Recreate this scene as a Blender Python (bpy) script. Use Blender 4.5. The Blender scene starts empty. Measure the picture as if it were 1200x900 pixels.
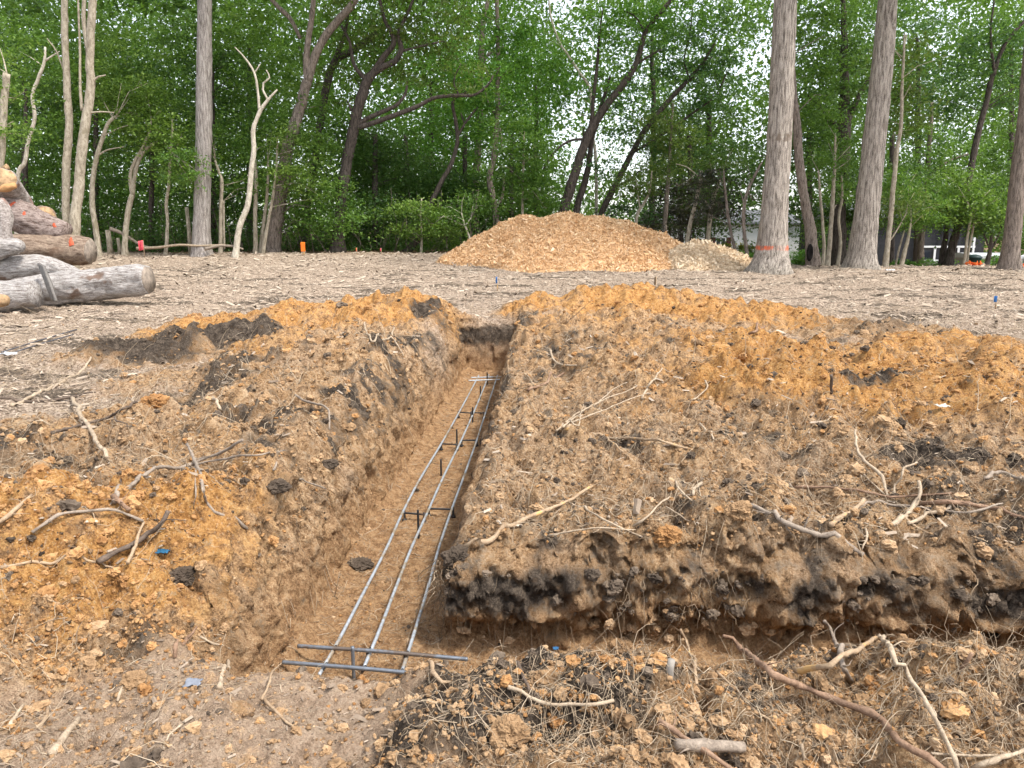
import bpy, math, random
import numpy as np
from math import radians as R

rng = np.random.default_rng(7)
random.seed(7)
sc = bpy.context.scene
COL = sc.collection

# ------------------------------------------------------------------ camera numbers
CZ = 1.65
FPX = 902.0
PITCH = math.atan((450 - 272) / FPX)
cP, sP = math.cos(PITCH), math.sin(PITCH)

def ray(px, py):
    u = (px - 600) / FPX
    v = (450 - py) / FPX
    return np.array([u, cP + v * sP, -sP + v * cP])

def at(px, py, Y):
    d = ray(px, py)
    return np.array([0, 0, CZ]) + d * (Y / d[1])

def mpp(Y):
    return Y / FPX

# ------------------------------------------------------------------ numpy noise
def _h(x, y, z, seed):
    h = (x.astype(np.uint32) * np.uint32(374761393) + y.astype(np.uint32) * np.uint32(668265263)
         + z.astype(np.uint32) * np.uint32(2147483647) + np.uint32((seed * 1274126177) & 0xffffffff))
    h = (h ^ (h >> np.uint32(13))) * np.uint32(1274126177)
    h = (h ^ (h >> np.uint32(16))) * np.uint32(2246822519)
    h = h ^ (h >> np.uint32(13))
    return h

def _u(h):
    return (h & np.uint32(0xffffff)).astype(np.float32) / np.float32(0xffffff)

def perlin(x, y, seed=0):
    x = np.asarray(x, np.float32); y = np.asarray(y, np.float32)
    xi = np.floor(x); yi = np.floor(y)
    fx = x - xi; fy = y - yi
    xi = xi.astype(np.int64); yi = yi.astype(np.int64)
    zz = np.zeros_like(xi)
    u = fx * fx * fx * (fx * (fx * 6 - 15) + 10)
    v = fy * fy * fy * (fy * (fy * 6 - 15) + 10)
    def g(ix, iy, dx, dy):
        a = _u(_h(ix, iy, zz, seed)) * np.float32(6.2831853)
        return np.cos(a) * dx + np.sin(a) * dy
    n00 = g(xi, yi, fx, fy); n10 = g(xi + 1, yi, fx - 1, fy)
    n01 = g(xi, yi + 1, fx, fy - 1); n11 = g(xi + 1, yi + 1, fx - 1, fy - 1)
    a = n00 + u * (n10 - n00); b = n01 + u * (n11 - n01)
    return (a + v * (b - a)) * 1.41

def vnoise3(x, y, z, seed=0):
    x = np.asarray(x, np.float32); y = np.asarray(y, np.float32); z = np.asarray(z, np.float32)
    xi = np.floor(x); yi = np.floor(y); zi = np.floor(z)
    fx = x - xi; fy = y - yi; fz = z - zi
    xi = xi.astype(np.int64); yi = yi.astype(np.int64); zi = zi.astype(np.int64)
    u = fx * fx * (3 - 2 * fx); v = fy * fy * (3 - 2 * fy); w = fz * fz * (3 - 2 * fz)
    r = 0
    for dx in (0, 1):
        for dy in (0, 1):
            for dz in (0, 1):
                r = r + _u(_h(xi + dx, yi + dy, zi + dz, seed)) * (u if dx else 1 - u) * (v if dy else 1 - v) * (w if dz else 1 - w)
    return r * 2 - 1

def fbm(x, y, seed, octv=3, gain=.5):
    r = 0; a = 1.0; f = 1.0
    for k in range(octv):
        r = r + a * perlin(x * f, y * f, seed + k * 17)
        a *= gain; f *= 2.03
    return r

def clods(x, y, cell, seed):
    """rounded lumps of uneven size, one per cell"""
    x = np.asarray(x, np.float32) / cell; y = np.asarray(y, np.float32) / cell
    xi = np.floor(x).astype(np.int64); yi = np.floor(y).astype(np.int64)
    best = np.zeros_like(x)
    zz = np.zeros_like(xi)
    for dx in (-1, 0, 1):
        for dy in (-1, 0, 1):
            cx = xi + dx; cy = yi + dy
            px = cx + _u(_h(cx, cy, zz, seed)); py = cy + _u(_h(cx, cy, zz, seed + 1))
            rad = .3 + .55 * _u(_h(cx, cy, zz, seed + 2))
            asp = .7 + .6 * _u(_h(cx, cy, zz, seed + 3))
            ddx = (x - px) * asp; ddy = (y - py) / asp
            q = 1 - (ddx * ddx + ddy * ddy) / (rad * rad)
            best = np.maximum(best, np.sqrt(np.maximum(q, 0)) * rad)
    return best

def smooth(x, a, b):
    t = np.clip((np.asarray(x, np.float32) - a) / (b - a), 0, 1)
    return t * t * (3 - 2 * t)

# ------------------------------------------------------------------ object helpers
def link(o):
    COL.objects.link(o); return o

def np_mesh(name, verts, faces, mat=None, attrs=None, smooth_shade=True):
    """faces: (n,k) int array or list of such arrays"""
    me = bpy.data.meshes.new(name)
    verts = np.ascontiguousarray(verts, np.float32)
    if not isinstance(faces, list): faces = [faces]
    faces = [np.asarray(f, np.int32) for f in faces if len(f)]
    me.vertices.add(len(verts)); me.vertices.foreach_set('co', verts.ravel())
    nl = sum(f.size for f in faces); nf = sum(len(f) for f in faces)
    me.loops.add(nl); me.polygons.add(nf)
    me.loops.foreach_set('vertex_index', np.concatenate([f.ravel() for f in faces]))
    starts = []; s = 0
    for f in faces:
        starts.append(s + np.arange(len(f)) * f.shape[1]); s += f.size
    me.polygons.foreach_set('loop_start', np.concatenate(starts).astype(np.int32))
    me.update(calc_edges=True)
    me.polygons.foreach_set('use_smooth', np.full(nf, smooth_shade, bool))
    for k, (dom, arr) in (attrs or {}).items():
        at_ = me.attributes.new(k, 'FLOAT', dom)
        at_.data.foreach_set('value', np.ascontiguousarray(arr, np.float32))
    me.validate()
    o = bpy.data.objects.new(name, me)
    if mat: me.materials.append(mat)
    return link(o)

def tag(o, label=None, cat=None, group=None, kind=None):
    if label: o['label'] = label
    if cat: o['category'] = cat
    if group: o['group'] = group
    if kind: o['kind'] = kind
    return o

def empty(name, loc):
    o = bpy.data.objects.new(name, None); link(o); o.location = [float(c) for c in loc]
    o.empty_display_size = .1
    return o

def child(o, parent):
    """o's mesh is in world coordinates: hang it on parent without moving it"""
    o.parent = parent
    o.location = [-float(c) for c in parent.location]
    return o

def tubes(P, rad, m=6, caps=True):
    """P (N,K,3), rad (N,K) -> verts, quad faces (and m-gon caps)"""
    P = np.asarray(P, float); rad = np.asarray(rad, float)
    N, K, _ = P.shape
    T = np.gradient(P, axis=1)
    T /= np.linalg.norm(T, axis=2, keepdims=True) + 1e-9
    ref = np.zeros((N, 1, 3)); mean = P[:, -1] - P[:, 0]
    ref[:, 0] = np.where(np.abs(mean[:, 2:3]) > .7 * np.linalg.norm(mean, axis=1, keepdims=True), [[1., 0, 0]], [[0, 0, 1.]])
    A = np.cross(T, np.broadcast_to(ref, T.shape)); A /= np.linalg.norm(A, axis=2, keepdims=True) + 1e-9
    B = np.cross(T, A)
    ang = np.arange(m) / m * 2 * np.pi
    V = P[:, :, None] + rad[:, :, None, None] * (A[:, :, None] * np.cos(ang)[None, None, :, None] + B[:, :, None] * np.sin(ang)[None, None, :, None])
    idx = np.arange(N * K * m).reshape(N, K, m)
    a = idx[:, :-1]; b = idx[:, 1:]
    F = np.stack([a, np.roll(a, -1, 2), np.roll(b, -1, 2), b], -1).reshape(-1, 4)
    faces = [F]
    if caps:
        faces.append(np.concatenate([idx[:, 0, ::-1], idx[:, -1]]).reshape(-1, m))
    return V.reshape(-1, 3), faces

def merge(parts):
    """[(verts, [faces...])] -> one"""
    vs = []; fs = {}; off = 0
    for v, fl in parts:
        for f in (fl if isinstance(fl, list) else [fl]):
            if len(f): fs.setdefault(f.shape[1], []).append(f + off)
        vs.append(v); off += len(v)
    return np.concatenate(vs), [np.concatenate(x) for x in fs.values()]

def spline(pts, step):
    """Catmull-Rom through pts (n, d), resampled about every `step` of the first 3 coords"""
    p = np.asarray(pts, float)
    if len(p) == 2:
        n = max(2, int(np.linalg.norm(p[1, :3] - p[0, :3]) / step) + 1)
        t = np.linspace(0, 1, n)[:, None]
        return p[0] * (1 - t) + p[1] * t
    q = np.vstack([2 * p[0] - p[1], p, 2 * p[-1] - p[-2]])
    out = []
    for i in range(len(p) - 1):
        a, b, c, d = q[i:i + 4]
        n = max(1, int(np.linalg.norm(c[:3] - b[:3]) / step))
        t = (np.arange(n) / n)[:, None]
        out.append(.5 * (2 * b + (c - a) * t + (2 * a - 5 * b + 4 * c - d) * t ** 2 + (3 * b - a - 3 * c + d) * t ** 3))
    out.append(p[-1:])
    return np.concatenate(out)

def box(x0, x1, y0, y1, z0, z1):
    v = np.array([[x, y, z] for x in (x0, x1) for y in (y0, y1) for z in (z0, z1)], float)
    f = np.array([[0, 1, 3, 2], [4, 6, 7, 5], [0, 4, 5, 1], [2, 3, 7, 6], [0, 2, 6, 4], [1, 5, 7, 3]])
    return v, [f]

# ------------------------------------------------------------------ materials
class N:
    def __init__(s, name):
        s.m = bpy.data.materials.new(name); s.m.use_nodes = True
        s.t = s.m.node_tree; s.t.nodes.clear()
        s.out = s.new('ShaderNodeOutputMaterial')
    def new(s, ty, **kw):
        n = s.t.nodes.new(ty)
        for k, v in kw.items(): setattr(n, k, v)
        return n
    def put(s, sock, v):
        if isinstance(v, bpy.types.NodeSocket): s.t.links.new(v, sock)
        else:
            if hasattr(sock, 'default_value'):
                if isinstance(v, (tuple, list)) and len(v) == 3 and sock.type == 'RGBA': v = (*v, 1)
                sock.default_value = v
    def coord(s, scale=(1, 1, 1), kind='Object'):
        tc = s.new('ShaderNodeTexCoord'); mp = s.new('ShaderNodeMapping')
        s.put(mp.inputs['Vector'], tc.outputs[kind]); mp.inputs['Scale'].default_value = scale
        return mp.outputs[0]
    def noise(s, vec, scale, detail=4, rough=.6, dist=0):
        n = s.new('ShaderNodeTexNoise'); s.put(n.inputs['Vector'], vec)
        n.inputs['Scale'].default_value = scale; n.inputs['Detail'].default_value = detail
        n.inputs['Roughness'].default_value = rough; n.inputs['Distortion'].default_value = dist
        return n.outputs['Fac']
    def voro(s, vec, scale, feat='F1', out='Distance'):
        n = s.new('ShaderNodeTexVoronoi', feature=feat); s.put(n.inputs['Vector'], vec)
        n.inputs['Scale'].default_value = scale
        return n.outputs[out]
    def ramp(s, fac, stops):
        n = s.new('ShaderNodeValToRGB'); s.put(n.inputs[0], fac)
        el = n.color_ramp.elements
        while len(el) < len(stops): el.new(.5)
        for e, (p, c) in zip(el, stops):
            e.position = p
            e.color = (c, c, c, 1) if isinstance(c, (int, float)) else (*c, 1)
        return n.outputs[0]
    def mix(s, f, a, b, mode='MIX'):
        n = s.new('ShaderNodeMix', data_type='RGBA', blend_type=mode)
        s.put(n.inputs[0], f); s.put(n.inputs[6], a); s.put(n.inputs[7], b)
        return n.outputs[2]
    def math(s, op, a, b=0.0, clamp=False):
        n = s.new('ShaderNodeMath', operation=op, use_clamp=clamp)
        s.put(n.inputs[0], a); s.put(n.inputs[1], b)
        return n.outputs[0]
    def attr(s, name):
        return s.new('ShaderNodeAttribute', attribute_name=name).outputs['Fac']
    def bump(s, h, strength, dist, nrm=None):
        n = s.new('ShaderNodeBump'); s.put(n.inputs['Height'], h)
        n.inputs['Strength'].default_value = strength; n.inputs['Distance'].default_value = dist
        if nrm is not None: s.put(n.inputs['Normal'], nrm)
        return n.outputs[0]
    def bsdf(s, color, rough=.9, nrm=None, spec=.2, metal=0.0):
        b = s.new('ShaderNodeBsdfPrincipled')
        s.put(b.inputs['Base Color'], color); s.put(b.inputs['Roughness'], rough)
        b.inputs['Specular IOR Level'].default_value = spec; b.inputs['Metallic'].default_value = metal
        if nrm is not None: s.put(b.inputs['Normal'], nrm)
        s.t.links.new(b.outputs[0], s.out.inputs[0])
        return s.m

def simple(name, col, rough=.8, var=.25, scale=8, bump=0.0, spec=.2, metal=0.0, stretch=(1, 1, 1)):
    n = N(name); v = n.coord(stretch)
    f = n.noise(v, scale, 5, .65)
    lo = tuple(c * (1 - var) for c in col); hi = tuple(min(1, c * (1 + var)) for c in col)
    c = n.ramp(f, [(.3, lo), (.7, hi)])
    nr = n.bump(f, .6, bump) if bump else None
    return n.bsdf(c, rough, nr, spec, metal)
# ------------------------------------------------------------------ the ground: one sheet with the trench dug into it
OX, OY = -.378, 3.77            # the corner where the long trench meets the cross trench
TH = math.atan(.049); cT, sT = math.cos(TH), math.sin(TH)
FLOOR = -.5

def to_ab(X, Y):
    dx = X - OX; dy = Y - OY
    return dx * cT - dy * sT, dx * sT + dy * cT

def to_xy(a, b):
    return OX + a * cT + b * sT, OY - a * sT + b * cT

# spoil heaps: X, Y, rx, ry, height, orange 0..1, dark 0..1
HEAPS = [
    (-1.95, 7.0, .95, 3.6, .27, .04, .1), (-2.2, 3.35, 1.05, .80, .30, .75, 0), (-3.3, 5.2, 1.2, 1.1, .14, .18, .05),
    (-2.6, 11.5, 1.7, 1.2, .32, .95, 0), (-4.3, 10.9, .9, .7, .17, .9, 0), (-1.5, 11.6, .7, 1.0, .18, .5, .1),
    (-3.55, 9.75, 1.0, .45, .25, 0, 1), (-4.6, 9.3, .9, .5, .12, 0, .8), (-3.0, 7.9, 1.0, .7, .14, .25, .05),
    (-2.4, 8.3, .7, .5, .16, .35, .1),
    (2.2, 6.0, 3.0, 2.6, .10, .1, .1), (1.3, 8.5, 1.8, 2.2, .20, .12, .1), (1.1, 10.6, 1.6, 1.4, .22, .3, .1),
    (.45, 12.9, .75, .65, .20, 1, 0), (1.55, 12.9, 1.1, .8, .27, .95, 0), (2.75, 12.6, 1.1, .8, .27, 1, 0),
    (3.9, 11.8, 1.2, .8, .23, .9, 0), (5.1, 11.0, 1.2, .6, .06, .2, .35), (5.6, 9.3, 1.3, .9, .22, .95, 0),
    (2.15, 6.5, .75, .55, .20, .95, 0), (3.95, 6.9, 1.3, 1.1, .25, .85, 0), (3.0, 8.6, 1.3, .9, .16, .8, 0),
    (1.75, 7.6, .6, .4, .10, .1, .1), (2.9, 4.9, .55, .20, .08, 0, 1.15), (3.1, 6.45, .42, .22, .04, 0, 1.1),
    (2.7, 7.5, 1.2, .8, .06, .75, 0), (3.6, 6.1, .9, .5, .07, .6, 0), (.45, 3.95, .9, .3, .03, 0, .2), (2.2, 4.4, 1.2, .5, .05, .1, .1),
    (.9, 2.45, 1.0, .40, .10, .25, .1), (2.3, 2.45, 1.0, .45, .13, .3, .1), (.2, 2.72, .28, .16, .11, .3, .3),
    (.35, 2.3, .3, .22, .07, .4, 0), (.95, 2.75, .5, .14, .06, 0, .3),
]

def heap_field(X, Y):
    wx = X + .22 * perlin(X * 1.1, Y * 1.1, 61); wy = Y + .22 * perlin(X * 1.1, Y * 1.1, 62)
    z = np.zeros_like(X); s = np.zeros_like(X); og = np.zeros_like(X); dk = np.zeros_like(X)
    lumpy = 1 + .32 * perlin(X * 1.7, Y * 1.7, 65) + .20 * perlin(X * 4.1, Y * 4.1, 66)
    for hx, hy, rx, ry, h, o, d in HEAPS:
        q = ((wx - hx) / rx) ** 2 + ((wy - hy) / ry) ** 2
        e = np.exp(-np.minimum(q, 30) ** 1.15)
        z = z + h * e * lumpy
        s = np.maximum(s, smooth(e, .05, .35))
        og = og + o * e * (.5 + h * 3); dk = np.maximum(dk, d * e * 1.3)
    return z, s, np.clip(og, 0, 1), np.clip(dk, 0, 1)

def far_level(X, Y):
    g = np.interp(Y, [-5, 6, 10, 12, 15, 20, 25, 60, 400], [0, 0, .12, .2, .35, .66, .97, 1.15, 1.4])
    gr = np.interp(Y, [-5, 6, 10, 12, 15, 20, 22.5, 28, 36, 46, 400], [0, 0, .12, .2, .35, .64, .66, .42, -.15, -.75, -1.2])
    k = smooth(X, -3, 9)
    return (g * (1 - k) + gr * k).astype(np.float32)

def trench_depth(a, b):
    """0 outside, 1 on the trench floor"""
    w = .035 * perlin(b * 1.4, a * .3, 71) + .018 * perlin(b * 5, a, 72)
    left = np.interp(a + w, [-1.06, -.94, -.84, -.755], [0, .13, .40, 1])
    right = np.interp(a + w - .085, [-.075, -.02, .0, .06], [1, .25, .12, 0])
    end = np.interp(b, [8.22, 8.30, 8.34, 8.46], [1, .3, .16, 0])
    arm = np.minimum(np.minimum(left, right), end) * smooth(b, -.95, -.75)
    v = .05 * perlin(a * 1.3, b * .3, 73) + .02 * perlin(a * 6, b * .3, 76)
    far = np.interp(b + v, [-.085, -.02, .0, .08], [1, .28, .15, 0])
    vn = .07 * perlin(a * 1.7, b * .3, 74)
    near = smooth(b + vn, -1.06, -.66)
    lend = np.interp(a + w, [-1.14, -.98, -.85, -.755], [0, .12, .42, 1])
    cross = np.minimum(np.minimum(far, near), lend)
    return np.maximum(arm, cross)

def ground_z(X, Y, fine=True, extra=False):
    X = np.asarray(X, np.float32); Y = np.asarray(Y, np.float32)
    a, b = to_ab(X, Y)
    hz, sp, og, dk = heap_field(X, Y)
    lvl = far_level(X, Y)
    rim = np.exp(-((a + 1.18) / .38) ** 2) * smooth(b, -.1, .8) * smooth(b, 9.3, 8) * .10
    near = smooth(Y, 3.3, 2.9)
    sp = np.maximum(sp, smooth(Y, 8, 6) * smooth(a + .5 * perlin(X * 1.5, Y * 1.5, 63), -3.5, -2.3))
    sp = np.maximum(sp, smooth(a, -.1, .3) * smooth(Y, 10.5, 9.5) * smooth(X, 6.5, 5.0))
    path = smooth(X + .12 * perlin(X * 3, Y * 3, 67), .05, -.6) * smooth(Y - np.minimum(3.02, 2.5 + .8 * (X + 1.75)) + .08 * perlin(X * 3, Y * 3, 64), .12, -.12)       # trodden earth left of the near heap
    z = lvl + hz + rim - .13 * near * (1 - path) * smooth(b, -1.6, -.9) - .10 * path
    z = z + sp * (.085 * fbm(X * 1.3, Y * 1.3, 1, 2) + .05 * perlin(X * 3.7, Y * 3.7, 5) * (1 - .6 * path))
    z = z + (1 - sp) * (.04 * perlin(X * .8, Y * .8, 6) + .02 * perlin(X * 2.6, Y * 2.6, 7))
    d = trench_depth(a, b)
    fl = FLOOR + .018 * perlin(X * 3, Y * 3, 8) + .05 * np.exp(-((a + .75) / .07) ** 2) * (1 + perlin(b * 2, a, 9)) \
        + .03 * np.exp(-((b + .06) / .08) ** 2)
    if fine:
        near_k = smooth(Y, 26, 6)
        f3 = smooth(Y, 9, 4.5); f2 = .25 + .75 * smooth(Y, 15, 8)
        amp = (.30 + .70 * sp) * (1 - .55 * path)
        c1 = clods(X + .03 * perlin(X * 9, Y * 9, 21), Y + .03 * perlin(X * 9, Y * 9, 22), .17, 31)
        c2 = clods(X + .02 * perlin(X * 20, Y * 20, 23), Y, .07, 35)
        c3 = clods(X, Y + .01 * perlin(X * 40, Y * 40, 24), .032, 39)
        p1 = perlin(X * 9, Y * 9, 41); p2 = perlin(X * 21, Y * 21, 42); p3 = perlin(X * 50, Y * 50, 43); p4 = perlin(X * 6, Y * 6, 46) + .5 * perlin(X * 14, Y * 14, 47)
        pat = smooth(perlin(X * 1.9, Y * 1.9, 44), -.35, .35)
        c0 = clods(X + .08 * p1 / 3, Y + .06 * p2 / 3, .46, 27); p7 = perlin(X * 3.1, Y * 3.1, 59)
        p5 = perlin(X * 2.3 + .2 * p1, Y * 2.3, 48); p6 = perlin(X * 4.7, Y * 4.7 + .1 * p1, 49)
        det = amp * (.055 * c1 * pat + .036 * c2 * f2 + .020 * c3 * f3 + .032 * np.abs(p1) + .024 * np.abs(p2) * f2 + .011 * np.abs(p3) * f3 - .030 * smooth(p4, .25, .7) + .17 * np.abs(p5) + .085 * np.abs(p6) - .055 + .070 * c0 * smooth(perlin(X * .9, Y * .9, 58), -.2, .4) * smooth(Y, 8, 5) - .05 * smooth(p7, .3, .75))
        mul = (1 - sp) * (.010 * np.abs(p2) + .012 * p3 * f3) * near_k
        z = z + det * (1 - .8 * smooth(Y, 12, 22)) + mul
        fl = fl + .014 * c2 * .7 + .008 * c3 + .010 * p1 + .006 * p3
    zz = z * (1 - d) + fl * d
    if extra:
        return zz, d, sp, og, dk, path, lvl, a, b
    return zz

def gp(px, py, tmax=60.0):
    """the point of the ground seen at a pixel"""
    d = ray(px, py)
    t = np.concatenate([np.linspace(1.5, 14, 1400), np.linspace(14, tmax, 1400)])
    p = np.array([0, 0, CZ]) + d[None] * t[:, None]
    below = p[:, 2] < ground_z(p[:, 0], p[:, 1])
    i = int(np.argmax(below))
    if not below[i]: i = len(t) - 1
    return p[i]

def gz(x, y):
    return float(ground_z(np.array([x]), np.array([y]))[0])

def build_ground():
    def walk(lo, hi, stepf, bands):
        out = [lo]
        while out[-1] < hi:
            x = out[-1]; s = stepf(x)
            for b0, b1, bs in bands:
                if b0 - s <= x <= b1: s = min(s, bs)
            out.append(x + s)
        return np.array(out, np.float32)
    A = walk(-40, 44, lambda a: .0105 + .0075 * max(0, abs(a + .1) - 2.2), [(-.86, -.72, .004), (-.02, .155, .004)])
    B = walk(-3.4, 22, lambda b: .0105 + .0047 * max(0, b - .4) if b > -1.8 else .03, [(-.10, .09, .0035), (8.2, 8.47, .008)])
    far = [B[-1]]
    while far[-1] < 420: far.append(far[-1] + .2 + .06 * (far[-1] - 20))
    B = np.concatenate([B, np.array(far[1:], np.float32)])
    na, nb = len(A), len(B)
    a, b = np.meshgrid(A, B)
    a = a * (1 + np.maximum(0, b - 22) * .04)
    X, Y = to_xy(a, b)
    z, d, sp, og, dk, path, lvl, aa, bb = ground_z(X, Y, True, True)
    # crumble the trench faces sideways, hang the root mat over the cross trench face
    wall = smooth(d, .01, .12) * smooth(d, 1.0, .93)
    n1 = vnoise3(X * 9, Y * 9, z * 11, 3); n2 = vnoise3(X * 24, Y * 24, z * 26, 4); n3 = vnoise3(X * 55, Y * 55, z * 55, 6)
    n0 = vnoise3(X * 3.5, Y * 3.5, z * 3, 5)
    face = wall * (np.abs(b) < .25) * (a > -.05)
    mat_ = smooth(z, -.36, -.24) * smooth(z, .06, -.05)
    push = face * (-.085 * mat_ * (1 + .8 * n0) + .060 * n1 + .050 * n2 + .024 * n3 + .05 * smooth(z, -.26, -.36) * smooth(z, -.48, -.40))
    ex, ey = cT, -sT; dx, dy = sT, cT
    X = X + dx * push; Y = Y + dy * push
    lw = wall * (a < -.6) * (b > -.70)
    groove = perlin(Y * 11, z * 1.6, 91) * smooth(z, -.1, -.25)
    sp_ = lw * ((.036 * n1 + .030 * n2) * (.25 + .75 * smooth(z, -.36, -.16)) + .014 * n3 + .055 * groove * smooth(z, -.1, -.2) + .05 * n0 * smooth(z, -.35, -.1))
    rw = wall * (a > -.3) * (a < .2) * (b > .12)
    sp_ = sp_ + rw * (.03 * n1 + .02 * n2 - .03 * mat_ * (1 + .6 * n0))
    X = X + ex * sp_; Y = Y + ey * sp_
    ew = wall * (b > 8.1)
    X = X + dx * ew * (.03 * n1 + .02 * n2); Y = Y + dy * ew * (.03 * n1 + .02 * n2)
    verts = np.stack([X, Y, z], -1).reshape(-1, 3)
    idx = np.arange(na * nb).reshape(nb, na)
    F = np.stack([idx[:-1, :-1], idx[:-1, 1:], idx[1:, 1:], idx[1:, :-1]], -1).reshape(-1, 4)
    # what the soil is made of
    mott = perlin(X * 1.6, Y * 1.6, 51) + .6 * perlin(X * 5, Y * 5, 52)
    zr = z - .20 * smooth(b, 7.6, 8.2)
    sub = d * np.where(a < -.6, smooth(z + .05 * n0, -.02, -.15), smooth(zr + .05 * n0, -.13, -.24))                            # subsoil below the humus
    orange = np.clip(og * (1 - d) * (.55 + .6 * smooth(mott, -.7, .4)) + .22 * smooth(mott, .0, .9) * sp * (1 - d), 0, 1)
    zr = z - .20 * smooth(b, 7.6, 8.2)
    rimd = smooth(d, .02, .10) * smooth(zr + .10 * n0 + .05 * n1, -.31, -.20) * smooth(zr + .05 * n0, .10, -.06) * np.where(b > 8, .75, np.where(a > -.4, .78, .30)) * (.30 + .8 * smooth(n1 + 1.2 * n0, -.5, .7))
    patch = smooth(perlin(X * .9, Y * .9, 53) + .7 * perlin(X * 3.1, Y * 3.1, 54) + .4 * perlin(X * 8, Y * 8, 56), .04, .72) * .9
    strip = 1.1 * np.exp(-((a + 1.14 + .16 * n0) / .24) ** 2) * smooth(b, .0, 1.2) * smooth(b, 9, 8) * smooth(mott + .5 * n1, -.45, .35)
    rr = .6 * np.exp(-((a - .12 + .06 * n0) / .10) ** 2) * smooth(b, .1, .6) * smooth(mott, -.5, .5) * (b < 8.6)
    nd = smooth(X + .25 * mott, -.62, -.15) * smooth(X + .3 * mott, .75, .2) * smooth(Y, 3.2, 3.0) * smooth(Y + .15 * mott, 1.9, 2.3) * .95
    bt = .45 * smooth(b, .36, .0) * smooth(b, -.12, -.02) * smooth(mott, -.7, .5) * smooth(a, .0, .1)
    dark = np.clip(np.maximum.reduce([dk, rimd, patch * (.15 + .75 * sp) * (1 - .8 * path) * (1 - .6 * og) * (1 - d), strip, rr, nd, bt]), 0, 1) * (1 - .85 * sub)
    mulch = (1 - sp) * (1 - d)
    litter = smooth(Y + .8 * perlin(X * .7, Y * .7, 55), 24.6, 26.0) * smooth(X, 10, 6) + smooth(Y, 24, 27) * smooth(X, 6, 10)
    scuff = mulch * smooth(fbm(X * .55, Y * 1.6, 57, 3), .10, .50) * smooth(Y, 26, 18)
    at_ = {k: ('POINT', v.reshape(-1)) for k, v in dict(orange=orange, dark=dark, mulch=mulch, litter=np.clip(litter, 0, 1), sub=sub, scuff=scuff, path=path).items()}
    o = np_mesh('ground', verts, F, ground_material(), at_)
    tag(o, kind='structure')
    return o

def ground_material():
    n = N('soil'); v = n.coord()
    big = n.noise(v, 2.2, 5, .6); mid = n.noise(v, 14, 6, .7); fine = n.noise(v, 70, 5, .75); grit = n.noise(v, 260, 3, .7); mid8 = n.noise(v, 7, 3, .6)
    cell = n.voro(v, 55, 'F1', 'Color'); cellb = n.voro(v, 120, 'F1', 'Color')
    sep = n.new('ShaderNodeSeparateColor'); n.put(sep.inputs[0], cell)
    sepb = n.new('ShaderNodeSeparateColor'); n.put(sepb.inputs[0], cellb)
    f = n.math('ADD', n.math('MULTIPLY', mid, .55), n.math('MULTIPLY', fine, .45))
    tan = n.ramp(f, [(.36, (.060, .036, .019)), (.44, (.235, .135, .066)), (.52, (.445, .282, .150)), (.62, (.67, .485, .305))])
    tan = n.mix(n.ramp(big, [(.45, 0), (.64, .42)]), tan, n.ramp(f, [(.37, (.055, .038, .026)), (.45, (.20, .142, .098)), (.53, (.37, .275, .20)), (.63, (.60, .485, .375))]))
    org = n.ramp(f, [(.36, (.11, .048, .018)), (.44, (.31, .145, .046)), (.53, (.52, .275, .095)), (.64, (.68, .43, .195))])
    sub = n.ramp(f, [(.34, (.12, .066, .034)), (.46, (.29, .165, .082)), (.55, (.45, .280, .145)), (.68, (.59, .415, .255))])
    drk = n.ramp(f, [(.34, (.016, .012, .009)), (.47, (.055, .042, .032)), (.56, (.13, .10, .075)), (.70, (.30, .235, .17))])
    mf = n.math('ADD', n.math('MULTIPLY', sep.outputs[0], .5), n.math('MULTIPLY', fine, .5))
    mul = n.ramp(mf, [(.22, (.11, .080, .056)), (.45, (.28, .208, .152)), (.60, (.43, .33, .25)), (.80, (.60, .49, .39))])
    lit = n.ramp(mf, [(.25, (.06, .038, .022)), (.5, (.17, .105, .060)), (.8, (.36, .25, .15))])
    def soft(a, lo=.25, hi=.75):           # a zone's edge broken up by the grain
        s = n.math('ADD', n.attr(a), n.math('ADD', n.math('MULTIPLY', n.math('SUBTRACT', f, .5), 1.6), n.math('MULTIPLY', n.math('SUBTRACT', mid8, .5), 1.3)))
        return n.ramp(s, [(lo, 0), (hi, 1)])
    c = n.mix(n.attr('path'), tan, n.ramp(f, [(.33, (.13, .087, .058)), (.48, (.36, .255, .175)), (.68, (.58, .45, .335))]))
    c = n.mix(soft('orange'), c, org)
    c = n.mix(n.attr('sub'), c, sub)
    c = n.mix(n.attr('mulch'), c, mul)
    c = n.mix(n.math('MULTIPLY', soft('scuff'), .85), c, drk)
    c = n.mix(soft('dark'), c, drk)
    c = n.mix(n.attr('litter'), c, lit)
    c = n.mix(n.math('MULTIPLY', n.ramp(sepb.outputs[1], [(.90, 0), (.93, .5)]), n.math('SUBTRACT', 1.0, n.math('MAXIMUM', n.attr('dark'), n.attr('sub')), True)), c, n.mix(.5, c, (.62, .50, .36)))
    h = n.math('ADD', n.math('MULTIPLY', fine, .7), n.math('MULTIPLY', grit, .3))
    nr = n.bump(h, 1.0, .026)
    nr = n.bump(mid, .8, .05, nr)
    return n.bsdf(c, .95, nr, .12)

GROUND = build_ground()
# ------------------------------------------------------------------ loose soil, roots, chips lying on the ground
def tone_mat(name, stops, rough=.9, bumpd=0.0, spec=.15, nscale=60, amt=.35):
    n = N(name); v = n.coord()
    f = n.noise(v, nscale, 4, .7)
    t = n.math('ADD', n.math('MULTIPLY', n.attr('tone'), 1 - amt), n.math('MULTIPLY', f, amt))
    c = n.ramp(t, stops)
    return n.bsdf(c, rough, n.bump(f, .7, bumpd) if bumpd else None, spec)

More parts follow.
